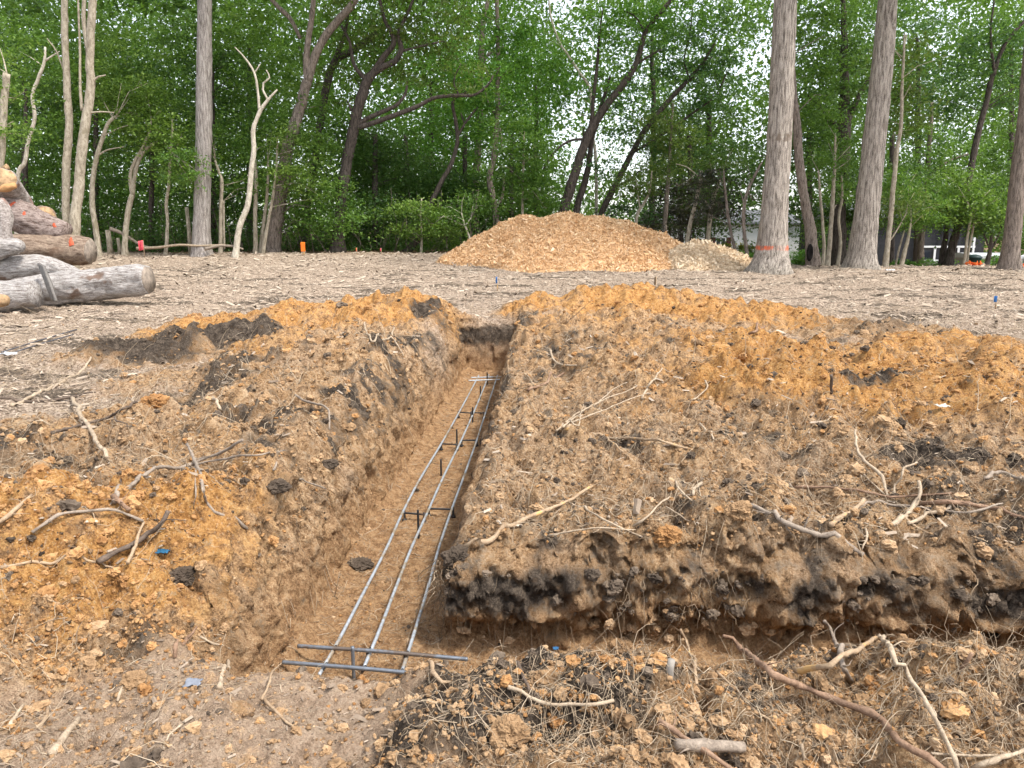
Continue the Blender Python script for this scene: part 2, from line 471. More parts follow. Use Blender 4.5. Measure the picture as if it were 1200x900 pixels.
def icosa():
    p = (1 + 5 ** .5) / 2
    v = [(-1, p, 0), (1, p, 0), (-1, -p, 0), (1, -p, 0), (0, -1, p), (0, 1, p), (0, -1, -p), (0, 1, -p), (p, 0, -1), (p, 0, 1), (-p, 0, -1), (-p, 0, 1)]
    f = [(0, 11, 5), (0, 5, 1), (0, 1, 7), (0, 7, 10), (0, 10, 11), (1, 5, 9), (5, 11, 4), (11, 10, 2), (10, 7, 6), (7, 1, 8),
         (3, 9, 4), (3, 4, 2), (3, 2, 6), (3, 6, 8), (3, 8, 9), (4, 9, 5), (2, 4, 11), (6, 2, 10), (8, 6, 7), (9, 8, 1)]
    v = [np.array(x) / np.linalg.norm(x) for x in v]
    cache = {}; nf = []
    def midp(i, j):
        k = (min(i, j), max(i, j))
        if k not in cache:
            m = v[i] + v[j]; v.append(m / np.linalg.norm(m)); cache[k] = len(v) - 1
        return cache[k]
    for a, b, c in f:
        ab, bc, ca = midp(a, b), midp(b, c), midp(c, a)
        nf += [(a, ab, ca), (b, bc, ab), (c, ca, bc), (ab, bc, ca)]
    return np.array(v), np.array(nf)

ICV, ICF = icosa()

def rand_rot(n):
    q = rng.normal(size=(n, 4)); q /= np.linalg.norm(q, axis=1, keepdims=True)
    w, x, y, z = q.T
    return np.stack([1 - 2 * (y * y + z * z), 2 * (x * y - z * w), 2 * (x * z + y * w), 2 * (x * y + z * w), 1 - 2 * (x * x + z * z), 2 * (y * z - x * w),
                     2 * (x * z - y * w), 2 * (y * z + x * w), 1 - 2 * (x * x + y * y)], -1).reshape(n, 3, 3)

def subdivide(v, f):
    cache = {}; v = [np.array(x) for x in v]; nf = []
    def midp(i, j):
        k = (min(i, j), max(i, j))
        if k not in cache:
            m = v[i] + v[j]; v.append(m / np.linalg.norm(m)); cache[k] = len(v) - 1
        return cache[k]
    for a, b, c in f:
        ab, bc, ca = midp(a, b), midp(b, c), midp(c, a)
        nf += [(a, ab, ca), (b, bc, ab), (c, ca, bc), (ab, bc, ca)]
    return np.array(v), np.array(nf)
IC2V, IC2F = subdivide(ICV, ICF)

def rough_clods(X, Y, size, sink=.5):
    """larger clods: crumbly surfaces of many facets"""
    n = len(X); Z = ground_z(X, Y); o = rng.random((n, 3)) * 500
    q = IC2V[None] + o[:, None]
    def nz(f, sd): return vnoise3(q[..., 0] * f, q[..., 1] * f, q[..., 2] * f, sd)
    k = 1 + .34 * nz(1.3, 1) + .26 * np.abs(nz(3.0, 2)) + .16 * nz(6.5, 3) + .10 * rng.normal(size=q.shape[:2])
    V = np.einsum('nij,nkj->nki', rand_rot(n), IC2V[None] * k[..., None] * (size[:, None, None] * (.7 + .6 * rng.random((n, 1, 3)))))
    V[:, :, 2] *= .8
    V += np.stack([X, Y, Z + size * (1 - 2 * sink)], -1)[:, None]
    F = IC2F[None] + (np.arange(n) * len(IC2V))[:, None, None]
    return V.reshape(-1, 3), F.reshape(-1, 3), (k - 1)

def clod_cloud(X, Y, size, sink=.48):
    """lumpy angular clods standing on the ground at X, Y"""
    n = len(X)
    Z = ground_z(X, Y)
    lump = 1 + .40 * rng.normal(size=(n, len(ICV), 1)).clip(-1.5, 1.5)
    s = size[:, None, None] * (.7 + .6 * rng.random((n, 1, 3)))
    V = np.einsum('nij,nkj->nki', rand_rot(n), ICV[None] * lump * s)
    V[:, :, 2] *= .8
    V += np.stack([X, Y, Z + size * (1 - 2 * sink)], -1)[:, None]
    F = ICF[None] + (np.arange(n) * len(ICV))[:, None, None]
    return V.reshape(-1, 3), F.reshape(-1, 3)

def sample_near(n, y0=2.0, y1=13.0, power=1.6, spread=.72):
    """points thinning out with distance"""
    u = rng.random(n)
    Y = (y0 ** (1 - power) + u * (y1 ** (1 - power) - y0 ** (1 - power))) ** (1 / (1 - power))
    X = (rng.random(n) * 2 - 1) * (spread * Y + .5)
    return X.astype(np.float32), Y.astype(np.float32)

def zones(X, Y):
    return ground_z(X, Y, False, True)      # z, d, sp, og, dk, path, lvl, a, b

X, Y = sample_near(64000)
z, d, sp, og, dk, path, lvl, a, b = zones(X, Y)
keep = (rng.random(len(X)) < (sp * (1 - .6 * path) * .9 + .05) * (1 - d * (d > .5)) + .45 * (d > .95)) & ~((d > .02) & (d < .95) & ~((a < -.7) & (d < .5)) & ~(d < .12)) \
    & (perlin(X * 1.7, Y * 1.7, 101) + .6 * rng.normal(size=len(X)) > -.25)
X, Y, og, dk, d = X[keep], Y[keep], og[keep], dk[keep], d[keep]
size = (.004 + .006 * rng.random(len(X)) ** 2 + .004 * rng.random(len(X)) ** 6) * (.55 + .12 * Y) * np.where(d > .9, .7, 1)
V, F = clod_cloud(X, Y, size)
tone = np.clip(.42 + .15 * perlin(X * 1.5, Y * 1.5, 102) + .17 * rng.normal(size=len(X)), 0, 1)
orange = og + .12
kinds = np.where(rng.random(len(X)) < np.clip(dk * .8 + .06, 0, .9), 0, np.where(rng.random(len(X)) < orange, 2, 1))
CL = {0: tone_mat('dark_clod', [(.2, (.030, .022, .016)), (.5, (.10, .075, .055)), (.9, (.24, .185, .135))], .95, .012),
      1: tone_mat('tan_clod', [(.2, (.13, .078, .042)), (.5, (.34, .215, .115)), (.9, (.54, .38, .235))], .95, .012),
      2: tone_mat('orange_clod', [(.2, (.20, .095, .035)), (.5, (.38, .205, .085)), (.9, (.54, .34, .17))], .95, .012)}
nv = len(ICV); nf = len(ICF)
Vn = V.reshape(-1, nv, 3)
for k, nm in ((0, 'dark_soil_crumbs'), (1, 'tan_soil_crumbs'), (2, 'orange_soil_crumbs')):
    m = kinds == k
    Fk = (ICF[None] + (np.arange(m.sum()) * nv)[:, None, None]).reshape(-1, 3)
    o = np_mesh(nm, Vn[m].reshape(-1, 3), Fk, CL[k], {'tone': ('POINT', np.repeat(tone[m], nv))}, True)
    tag(o, {0: 'dark crumbs of humus scattered over the spoil', 1: 'tan crumbs of dry soil scattered over the spoil', 2: 'orange clay crumbs scattered over the heaps'}[k], 'soil', kind='stuff')

def big_clods():
    X, Y = sample_near(15000, 2.0, 12.5, 1.35)
    z, d, sp, og, dk, path, lvl, a, b = zones(X, Y)
    ok = ((rng.random(len(X)) < sp * (1 - .7 * path) * .8) & ((d < .06) | ((a < -.7) & (d < .4)))) | ((d > .96) & (rng.random(len(X)) < .10))
    ok &= perlin(X * 1.3, Y * 1.3, 131) + .5 * rng.normal(size=len(X)) > -.2
    X, Y, og, dk, d = X[ok], Y[ok], og[ok], dk[ok], d[ok]
    n = len(X)
    size = (.011 + .016 * rng.random(n) ** 3 + .022 * rng.random(n) ** 12) * (.62 + .085 * Y) * np.where(d > .9, .7, 1)
    V, F, kk = rough_clods(X, Y, size)
    base = np.clip(.40 + .15 * rng.normal(size=n), .1, .9)
    tone = np.clip(base[:, None] + kk * .7, 0, 1)
    kinds = np.where(rng.random(n) < np.clip(dk * .8 + .09, 0, .9), 0, np.where(rng.random(n) < og + .03, 2, 1))
    Vn = V.reshape(n, -1, 3)
    for k, nm, lab in ((0, 'dark_soil_lumps', 'dark lumps of humus lying on the spoil'), (1, 'tan_soil_lumps', 'tan crumbly lumps of soil lying on the spoil'), (2, 'orange_soil_lumps', 'orange clay lumps lying on the heaps')):
        m = kinds == k
        Fk = (IC2F[None] + (np.arange(m.sum()) * len(IC2V))[:, None, None]).reshape(-1, 3)
        o = np_mesh(nm, Vn[m].reshape(-1, 3), Fk, CL[k], {'tone': ('POINT', tone[m].ravel())}, False)
        tag(o, lab, 'soil', kind='stuff')
    # lumps still sitting in the cut face of the cross trench
    n = 600
    a = -.0 + .02 + rng.random(n) ** 1.2 * 4.3; zf = -.03 - .42 * rng.random(n) ** 1.3
    b = -.035 - .055 * smooth(zf, -.36, -.2) + .02 * rng.normal(size=n); x, y = to_xy(a + .05, b)
    size = .007 + .026 * rng.random(n) ** 3.5
    V, F, kk = rough_clods(x.astype(np.float32), y.astype(np.float32), size)
    Vn = V.reshape(n, -1, 3); Vn += (np.stack([x, y, zf], -1) - Vn.mean(1))[:, None]
    tone = np.clip(.52 + .20 * rng.normal(size=(n, 1)) + kk * .7, 0, 1)
    dark = zf > -.30 + .05 * rng.normal(size=n)
    for k, nm, lab, m in ((0, 'dark_face_lumps', 'dark lumps of root mat in the cut trench face', dark), (1, 'brown_face_lumps', 'brown lumps in the foot of the cut trench face', ~dark)):
        Fk = (IC2F[None] + (np.arange(m.sum()) * len(IC2V))[:, None, None]).reshape(-1, 3)
        o = np_mesh(nm, Vn[m].reshape(-1, 3), Fk, CL[k], {'tone': ('POINT', tone[m].ravel())}, False)
        tag(o, lab, 'soil', kind='stuff')
big_clods()

# fine roots and straws
def ground_strands(X, Y, length, rad, lift, curl=.6, K=6, m=4):
    n = len(X)
    ang = rng.random(n) * np.pi * 2
    t = np.linspace(-.5, .5, K)
    turn = rng.normal(size=(n, 1)) * curl
    dirs = ang[:, None] + turn * t[None] * 2 + .35 * rng.normal(size=(n, K)) * (curl > .3)
    step = length[:, None] / (K - 1)
    px = X[:, None] + np.cumsum(np.cos(dirs) * step, 1); py = Y[:, None] + np.cumsum(np.sin(dirs) * step, 1)
    pz = ground_z(px.ravel(), py.ravel()).reshape(n, K)
    mx = np.maximum(pz, np.maximum(np.roll(pz, 1, 1), np.roll(pz, -1, 1)) * .5 + pz * .5)
    tilt = rng.normal(size=(n, 1)) * lift
    pz = mx + rad[:, None] * .8 + np.maximum(0, tilt * (t[None] + .5)) * length[:, None] * 4 * .25
    P = np.stack([px, py, pz], -1)
    taper = np.interp(t, [-.5, -.3, .5], [.8, 1, .45])
    return tubes(P, rad[:, None] * taper[None], m)

X, Y = sample_near(95000, 2.0, 14, 1.35)
z, d, sp, og, dk, path, lvl, a, b = zones(X, Y)
cl = perlin(X * .8, Y * .8, 111) + .5 * perlin(X * 2.3, Y * 2.3, 112)
keep = ((d < .02) & (rng.random(len(X)) < ((.36 + .6 * cl) * (1 - .85 * og) + .04) * (1 - .7 * path) * (1 - .5 * smooth(X, -.6, -1.2) * smooth(Y, 4.6, 3.6)))) | ((d > .97) & (rng.random(len(X)) < .30))
X, Y, d = X[keep], Y[keep], d[keep]
n_ = len(X)
L = (.03 + .12 * rng.random(n_) ** 2 + .22 * rng.random(n_) ** 8) * (.8 + .05 * Y) * np.where(d > .9, .6, 1)
r = (.0008 + .0014 * rng.random(n_) ** 4) * (.65 + .13 * Y)
V, F = ground_strands(X, Y, L, r, .5)
ROOTM = tone_mat('dry_root', [(.1, (.07, .048, .03)), (.4, (.24, .175, .115)), (.7, (.44, .345, .24)), (1, (.62, .52, .39))], .85)
o = np_mesh('root_litter', V, F, ROOTM, {'tone': ('POINT', np.repeat(np.clip(.62 + .25 * rng.normal(size=n_), 0, 1), 24))})
tag(o, 'fine dry roots and straws strewn over the dug soil', 'roots', kind='stuff')

# root fringe hanging on the trench faces
def hanging():
    segs = []
    n1 = 1700
    a = rng.random(n1) ** 1.3 * 4.2 - .02; x, y = to_xy(a, -.02 - .07 * rng.random(n1)); z0 = -.02 - .24 * rng.random(n1)
    n2 = 260
    b = .2 + rng.random(n2) * 7.8; x2, y2 = to_xy(-.80 - .12 * rng.random(n2), b); z2 = ground_z(x2, y2) + .0
    X0 = np.concatenate([x, x2]); Y0 = np.concatenate([y, y2]); Z0 = np.concatenate([z0, z2])
    n = n1 + n2; K = 6
    out = np.concatenate([np.tile([[sT * -.5, -1.0]], (n1, 1)), np.tile([[1.0, -.05]], (n2, 1))])
    L = .05 + .13 * rng.random(n) ** 2
    P = np.zeros((n, K, 3)); P[:, 0] = np.stack([X0, Y0, Z0], -1)
    P[:n1, 0, 1] += .02
    wob = rng.normal(size=(n, 1, 3)) * .45
    for k in range(1, K):
        f = k / (K - 1)
        step = np.concatenate([out * (.55 * (1 - f))[..., None] if False else out * (.55 * (1 - f)), -np.full((n, 1), .35 + .8 * f)], 1) + wob[:, 0] + rng.normal(size=(n, 3)) * .35
        P[:, k] = P[:, k - 1] + step * (L / (K - 1))[:, None]
    rad = (.0012 + .002 * rng.random(n) ** 3)[:, None] * np.linspace(1, .4, K)[None] * np.where(np.arange(n) < n1, 1, 1.3)[:, None]
    V, F = tubes(P, rad, 4)
    o = np_mesh('root_fringe', V, F, ROOTM, {'tone': ('POINT', np.repeat(np.clip(.30 + .22 * rng.normal(size=n), 0, 1), K * 4))})
    tag(o, 'fine torn roots fringing the cut trench faces', 'roots', kind='stuff')
hanging()

# shredded wood on the cleared ground, and chips of the trodden mulch
def flakes(X, Y, L, W, Zoff=.004, steep=.35):
    n = len(X); Z = ground_z(X, Y) + Zoff
    a = rng.random(n) * np.pi * 2; tl = rng.normal(size=n) * steep; rl = rng.normal(size=n) * steep
    u = np.stack([np.cos(a) * np.cos(tl), np.sin(a) * np.cos(tl), np.sin(tl)], -1)
    w = np.cross(np.array([0, 0, 1.]), u); w /= np.linalg.norm(w, axis=1, keepdims=True)
    nn = np.cross(u, w); w = w * np.cos(rl)[:, None] + nn * np.sin(rl)[:, None]; nn = np.cross(u, w)
    C = np.stack([X, Y, Z + np.abs(np.sin(tl)) * L * .4], -1)
    hl = u * (L / 2)[:, None]; hw = w * (W / 2)[:, None]; th = nn * (W * .18)[:, None]
    V = np.stack([C - hl - hw, C + hl * .9 - hw * .7, C + hl + hw * .8, C - hl * .85 + hw, C - hl * .8 + th * 2, C + hl * .8 + th * 2], 1)
    b = (np.arange(n) * 6)[:, None]
    T = np.concatenate([b + np.array([[0, 1, 5, 4]]), b + np.array([[4, 5, 2, 3]])])
    T3 = np.concatenate([b + np.array([[0, 4, 3]]), b + np.array([[1, 2, 5]])])
    return V.reshape(-1, 3), [T, T3]

n_ = 95000
Y = (3.0 + 22.5 * rng.random(n_) ** .8).astype(np.float32); X = ((rng.random(n_) * 2 - 1) * (.72 * Y + .6)).astype(np.float32)
z, d, sp, og, dk, path, lvl, a, b = zones(X, Y)
cl = fbm(X * .6, Y * 1.2, 121, 2)
keep = (d < .01) & (rng.random(n_) < np.clip((1 - sp) * (.75 + .5 * cl), 0, 1) + (.10 + .30 * path + .12 * (Y < 4.5)) * sp * (Y < 9))
X, Y = X[keep], Y[keep]; n_ = len(X)
L = (.035 + .06 * rng.random(n_) ** 2 + .14 * rng.random(n_) ** 12) * (.55 + .026 * Y); W = L * (.14 + .26 * rng.random(n_))
Xn = (-2.4 + 5.0 * rng.random(5200)).astype(np.float32); Yn = (1.95 + 2.6 * rng.random(5200)).astype(np.float32)
zn, dn, spn, ogn, dkn, pathn = zones(Xn, Yn)[:6]
kn = (dn < .02) & (rng.random(5200) < .25 + .6 * pathn); Xn, Yn = Xn[kn], Yn[kn]
Ln = .010 + .022 * rng.random(len(Xn)) ** 2 + .04 * rng.random(len(Xn)) ** 10
X = np.concatenate([X, Xn]); Y = np.concatenate([Y, Yn]); L = np.concatenate([L, Ln]); W = np.concatenate([W, Ln * (.15 + .3 * rng.random(len(Xn)))]); n_ = len(X)
V, F = flakes(X, Y, L, W, .002, .2)
CHIPM = tone_mat('shredded_wood', [(0, (.06, .042, .030)), (.3, (.18, .135, .098)), (.6, (.36, .285, .215)), (.85, (.52, .435, .345)), (1, (.66, .58, .47))], .85)
tone = np.clip(.60 + .19 * rng.normal(size=n_), 0, 1); tone[-len(Xn):] *= .68
o = np_mesh('wood_litter', V, F, CHIPM, {'tone': ('POINT', np.repeat(tone, 6))}, False)
tag(o, 'grey brown shredded wood strewn over the cleared ground', 'wood litter', kind='stuff')
# ------------------------------------------------------------------ branches, roots and offcuts one can point to
def stick_mat(name, lo, hi, sc_=18, patch=None):
    n = N(name); v = n.coord()
    f = n.noise(v, sc_, 5, .7); g = n.noise(v, sc_ * 6, 3, .7)
    c = n.ramp(n.math('ADD', n.math('MULTIPLY', f, .6), n.math('MULTIPLY', g, .4)), [(.33, lo), (.66, hi)])
    if patch: c = n.mix(n.ramp(n.noise(v, 9, 2, .5), [(.60, 0), (.66, .8)]), c, patch)
    return n.bsdf(c, .8, n.bump(g, .6, .004), .2)

SM = dict(pale=stick_mat('pale_root_wood', (.20, .145, .095), (.52, .415, .30)), tan=stick_mat('tan_bark', (.22, .145, .085), (.46, .34, .225), patch=(.55, .33, .12)),
          red=stick_mat('red_brown_bark', (.12, .068, .042), (.34, .22, .145)), grey=stick_mat('grey_bark', (.12, .092, .07), (.38, .31, .245)),
          dark=stick_mat('dark_bark', (.05, .037, .028), (.17, .125, .095)))

def stick_points(pts, lift):
    P = []
    for i, (px, py) in enumerate(pts):
        p = gp(px, py)
        h = lift[i] if isinstance(lift, (list, tuple)) else lift
        if h > .02:      # held clear of the soil: come nearer along the same sight line until it stands h above the ground
            d = ray(px, py); q = np.array([0, 0, CZ]); t = (p - q)[1] / d[1]
            for tt in np.linspace(t, t * .6, 160):
                c = q + d * tt
                if c[2] - gz(c[0], c[1]) >= h: p = c; break
            else: p = p + np.array([0, 0, h])
        P.append(p + np.array([0, 0, .001]))
    return np.array(P)

def stick_part(pts, wpx, lift, taper, knot=.17, seed=0):
    P = stick_points(pts, lift)
    w = .70 * wpx * np.linalg.norm(P.mean(0) - np.array([0, 0, CZ])) / FPX / 2
    rad = np.linspace(1, taper, len(P)) * w
    S = spline(np.column_stack([P, rad]), .03)
    k = np.arange(len(S))
    g = np.random.default_rng(seed)
    wob = np.cumsum(g.normal(size=(len(S), 3)), 0); wob -= np.linspace(0, 1, len(S))[:, None] * wob[-1]
    S[:, :3] += wob * .0026
    floor_ = ground_z(S[:, 0], S[:, 1]) + S[:, 3] * .4
    S[:, 2] = np.maximum(S[:, 2], floor_) if (lift if not isinstance(lift, (list, tuple)) else max(lift)) < .5 else S[:, 2]
    z = S[:, 2].copy(); z[1:-1] = np.maximum(floor_[1:-1], (z[:-2] + z[1:-1] * 2 + z[2:]) / 4); S[:, 2] = z
    r = S[:, 3] * (1 + knot * g.normal(size=len(S)).clip(-1, 2.2))
    STICK_S[0] = S
    return tubes(S[None, :, :3], r[None], 8)

STICK_S = [None]
N_STICK = [0]; STICK_LAST = [None]
def stick(name, label, cat, mat, pts, w, lift=0.0, taper=.55, forks=(), group=None):
    N_STICK[0] += 1; sd = N_STICK[0] * 10
    parts = [stick_part(pts, w, lift, taper, seed=sd)]; STICK_LAST[0] = STICK_S[0]
    for j, fk in enumerate(forks):
        parts.append(stick_part(fk[0], fk[1], fk[2] if len(fk) > 2 else 0.0, .45, seed=sd + 1 + j))
    g = np.random.default_rng(sd + 5); P = STICK_LAST[0]
    for _ in range(g.integers(2, 6)):          # torn rootlets along it
        i = int(g.integers(1, len(P) - 1)); p = P[i, :3]; L = (.03 + .10 * g.random()) * (.8 + .04 * p[1])
        dv = g.normal(size=3) * np.array([1, 1, .5]); dv[2] = abs(dv[2]) * .5; dv /= np.linalg.norm(dv)
        dv2 = dv + g.normal(size=3) * .7; dv2 /= np.linalg.norm(dv2)
        Q = np.array([p, p + dv * L * .5, p + dv * L * .5 + dv2 * L * .5]); Q[1:, 2] = np.maximum(Q[1:, 2], ground_z(Q[1:, 0], Q[1:, 1]) + .003)
        parts.append(tubes(spline(Q, .02)[None], np.linspace(max(.0012, P[i, 3] * .35), .0008, len(spline(Q, .02)))[None], 5))
    V, F = merge(parts)
    o = np_mesh(name, V, F, SM[mat])
    return tag(o, label, cat, group or 'branches and roots lying on the spoil')

B = 'branch'; RT = 'root'
stick('fallen_branch', 'stout tan branch leaning diagonally on the corner beside the right trench wall', B, 'tan', [(545, 645), (572, 634), (610, 612), (655, 589), (694, 570)], 9, [.0, .05, .06, .05, .04], .6)
stick('fallen_branch', 'long thin tan branch lying level across the middle of the right block', B, 'tan', [(664, 508), (700, 512), (735, 515), (775, 518), (806, 528)], 6, .02, .6, [([(712, 515), (722, 523), (733, 534)], 4)])
stick('fallen_branch', 'straight reddish branch, blunt ended, at the left edge of the branch tangle', B, 'red', [(930, 571), (970, 573), (1010, 576), (1045, 583)], 5, .03, .6)
stick('fallen_branch', 'longest brown branch of the tangle, sweeping out to the right edge', B, 'red', [(1070, 590), (1110, 588), (1150, 594), (1180, 602), (1206, 612)], 7, .03, .7)
stick('fallen_branch', 'grey brown branch lying level through the middle of the tangle', B, 'grey', [(1005, 596), (1040, 591), (1080, 594), (1130, 600), (1175, 590)], 5, .04, .5)
stick('fallen_branch', 'second level brown branch across the tangle, just above the grey one', B, 'red', [(1040, 583), (1070, 582), (1115, 578)], 4, .05, .7)
stick('root_piece', 'thick orange tan root stub lying at the left of the tangle', RT, 'tan', [(973, 616), (990, 605), (1012, 588)], 8, .02, .8)
stick('root_piece', 'curved pale root standing out of the middle of the tangle', RT, 'pale', [(1076, 564), (1078, 578), (1068, 595), (1055, 608), (1042, 618)], 6, [.12, .1, .05, .02, 0], 1.1)
stick('root_piece', 'pale root crossing low through the tangle towards the right', RT, 'pale', [(1062, 614), (1085, 606), (1112, 596), (1114, 592)], 6, .02, .6)
stick('root_piece', 'tan root pointing down right below the tangle', RT, 'tan', [(1053, 610), (1072, 619), (1096, 630)], 5, .01, .5)
stick('fallen_branch', 'thick crooked grey branch below the tangle running towards the cut face', B, 'grey', [(878, 592), (900, 602), (921, 613), (962, 630), (985, 637), (1011, 652)], 8, [.06, .04, .03, .02, .02, .01], 1.0, [([(918, 613), (922, 622), (931, 630)], 3)])
stick('root_piece', 'tall thin pale root standing upright above the tangle', RT, 'pale', [(1003, 504), (1006, 530), (1012, 542), (1032, 560), (1040, 584)], 4, [.22, .16, .13, .06, 0], 1.2)
stick('root_piece', 'thin pale hooked root beside the black soil patch', RT, 'pale', [(1075, 542), (1060, 550), (1058, 560), (1049, 570), (1048, 580)], 3, [.12, .1, .08, .03, 0], 1.0)
stick('root_piece', 'small forked pale root in front of the tangle', RT, 'pale', [(1016, 620), (1014, 632), (1010, 645)], 4, .03, .6, [([(1014, 630), (1002, 618)], 3, .02)])
stick('root_piece', 'thin wavy pale root left of the tangle above the crooked branch', RT, 'pale', [(1008, 558), (1022, 565), (1035, 578)], 3, .04, .7)
stick('fallen_branch', 'weathered grey branch at the right edge above the branch tangle', B, 'grey', [(1155, 560), (1172, 554), (1190, 560), (1210, 570)], 6, .03, .7)
stick('fallen_branch', 'long red brown branch sloping through the right foreground to the bottom edge', B, 'red', [(849, 746), (866, 760), (898, 783), (935, 803), (970, 820), (1019, 839), (1035, 852), (1057, 873), (1085, 888), (1108, 905)], 9, [.22, .2, .15, .1, .08, .06, .06, .06, .05, .03], 1.0)
stick('fallen_branch', 'thin pale branch bent down from the peak in the right foreground', B, 'pale', [(1030, 744), (1045, 762), (1060, 783), (1090, 824), (1107, 858), (1123, 904)], 7, [.30, .27, .23, .13, .06, .03], .8, [([(1090, 824), (1098, 838), (1102, 856)], 4, .06)])
stick('fallen_branch', 'straight tan branch rising to the peak of the bent pale branch', B, 'tan', [(930, 786), (951, 784), (989, 768), (1031, 746)], 8, [.03, .1, .2, .30], .8)
stick('fallen_branch', 'grey stick standing upright before the cut face of the cross trench', B, 'grey', [(966, 728), (977, 749), (986, 775), (997, 800)], 6, [.27, .2, .1, 0], 1.1)
stick('root_piece', 'thin upright root standing by the grey wooden stub', RT, 'tan', [(798, 738), (806, 762), (813, 785), (821, 810)], 5, [.22, .15, .08, 0], .8)
stick('root_piece', 'thin tan root lying slantwise across the near heap', RT, 'tan', [(840, 788), (862, 808), (887, 837), (900, 848), (913, 862)], 4, .02, .7)
stick('fallen_branch', 'dark red branch at the bottom edge beside the pale wood chunk', B, 'red', [(772, 844), (800, 862), (830, 884), (860, 904)], 9, .05, .8)
stick('wood_chunk', 'thick debarked wood chunk half buried at the bottom edge', 'wood', 'grey', [(792, 873), (871, 876)], 18, .03, .9)
stick('fallen_branch', 'pale stick in the bottom right corner of the heap', B, 'pale', [(1140, 900), (1168, 890), (1204, 878)], 7, .04, .8)
stick('root_piece', 'thin pale root lying level near the bottom right corner', RT, 'pale', [(1092, 884), (1130, 888), (1170, 885)], 4, .03, .7)
stick('root_piece', 'short pale root end standing by the bottom edge under the red branch', RT, 'pale', [(940, 873), (944, 888), (944, 904)], 5, [.06, .03, 0], 1.0)
stick('fallen_branch', 'pale bowed stick lying on the near heap', B, 'pale', [(594, 806), (610, 812), (633, 822), (667, 824), (695, 823), (719, 821)], 6, .03, .8)
stick('root_piece', 'short dark stick leaning on a clod of the near heap', RT, 'dark', [(606, 776), (613, 794), (621, 813)], 6, [.1, .06, .02], .8)
stick('root_piece', 'thick torn root at the end of the near rebar bars', RT, 'tan', [(497, 778), (510, 788), (528, 800)], 9, .04, .5, [([(497, 778), (508, 768)], 4, .06)])
stick('root_piece', 'long thin pale root trailing over the dark near soil', RT, 'pale', [(487, 853), (520, 858), (550, 853), (565, 850), (580, 862)], 3, .02, .6)
stick('root_piece', 'small curved root end raised at the right edge of the near heap', RT, 'red', [(1122, 792), (1132, 778), (1139, 766)], 6, [.0, .05, .1], .8)
# left side
stick('fallen_branch', 'pale straight stick lying end on across the upper left spoil', B, 'pale', [(84, 467), (95, 485), (108, 503), (125, 536)], 6, .03, .8)
stick('fallen_branch', 'long forked grey branch raised over the left spoil bank', B, 'grey', [(133, 588), (150, 570), (185, 547), (215, 547), (250, 532), (284, 516)], 7, [.03, .06, .1, .12, .12, .14], .6, [([(222, 546), (262, 537), (300, 531), (334, 528)], 4, .08)])
stick('root_piece', 'thin grey twig hanging down from the forked branch on the left', RT, 'grey', [(219, 521), (230, 541), (237, 568), (244, 596), (262, 608), (290, 626)], 5, [.14, .12, .07, .02, .01, .0], .8, [([(227, 543), (229, 570), (227, 597)], 3, .04)])
stick('fallen_branch', 'thin grey branch arching left below the forked one', B, 'grey', [(37, 624), (55, 611), (75, 602), (110, 598), (137, 597), (168, 611)], 5, .03, .8)
stick('fallen_branch', 'thick dark crooked root lying on the left bank', B, 'dark', [(113, 658), (135, 645), (150, 640), (172, 626), (186, 618), (197, 599)], 9, [.03, .04, .05, .05, .06, .08], .7)
stick('root_piece', 'long thin tan root lying level on the left mound', RT, 'tan', [(0, 666), (25, 661), (50, 660), (100, 661), (118, 664), (140, 674)], 5, .02, .6)
stick('root_piece', 'short reddish stick under the fork of the grey branch', RT, 'red', [(132, 582), (140, 589), (152, 598)], 8, .04, .7)
stick('root_piece', 'small tan stick crossing the dark crooked root', RT, 'tan', [(151, 660), (160, 636), (169, 612)], 6, .03, .6)
stick('root_piece', 'thick tan root at the left edge of the spoil', RT, 'tan', [(-6, 618), (12, 602), (37, 580)], 8, .03, .5)
stick('wood_chunk', 'broad pale splinter on the trodden earth in the lower left', 'wood', 'pale', [(62, 886), (76, 866), (92, 845)], 11, .01, .7)
stick('root_piece', 'pale stick near the lower left corner', RT, 'pale', [(9, 856), (27, 829)], 6, .01, .7)
stick('root_piece', 'short tan stick right of the pale corner stick', RT, 'tan', [(46, 856), (56, 831)], 6, .01, .7)
stick('root_piece', 'short pale stick lying end on before the near rebar', RT, 'pale', [(259, 809), (267, 775)], 7, .02, .8)
stick('root_piece', 'thin pale straw on the foot of the left mound', RT, 'pale', [(137, 823), (148, 796)], 4, .01, .6)
stick('fallen_branch', 'tan twig pointing down right below the near rebar end', B, 'tan', [(306, 818), (325, 837), (350, 858)], 5, .02, .7, [([(306, 820), (318, 795), (330, 777)], 4, .03)])
stick('root_piece', 'small forked pale root on the trodden earth', RT, 'pale', [(193, 880), (200, 863), (218, 847)], 4, .02, .6, [([(200, 863), (192, 850)], 3)])
stick('root_piece', 'short brown stick on the slope of the left bank', RT, 'red', [(206, 771), (218, 753), (231, 738)], 6, .02, .5)
stick('root_piece', 'thin bent pale root on the slope of the left bank', RT, 'pale', [(234, 746), (250, 756), (270, 762)], 4, .02, .6)
stick('fallen_branch', 'thin grey twig along the crest of the left bank', B, 'grey', [(320, 550), (340, 556), (382, 573)], 4, .04, .6)
stick('root_piece', 'angled grey root bent downward on the upper left bank', RT, 'grey', [(346, 463), (366, 473), (386, 480), (386, 505)], 4, [.05, .05, .05, .02], .8)
stick('root_piece', 'white looped root on the orange heap left of the trench end', RT, 'pale', [(427, 378), (430, 390), (438, 396), (458, 395), (462, 384)], 3, .05, .8, [([(458, 395), (466, 405), (473, 417)], 3, .04)])
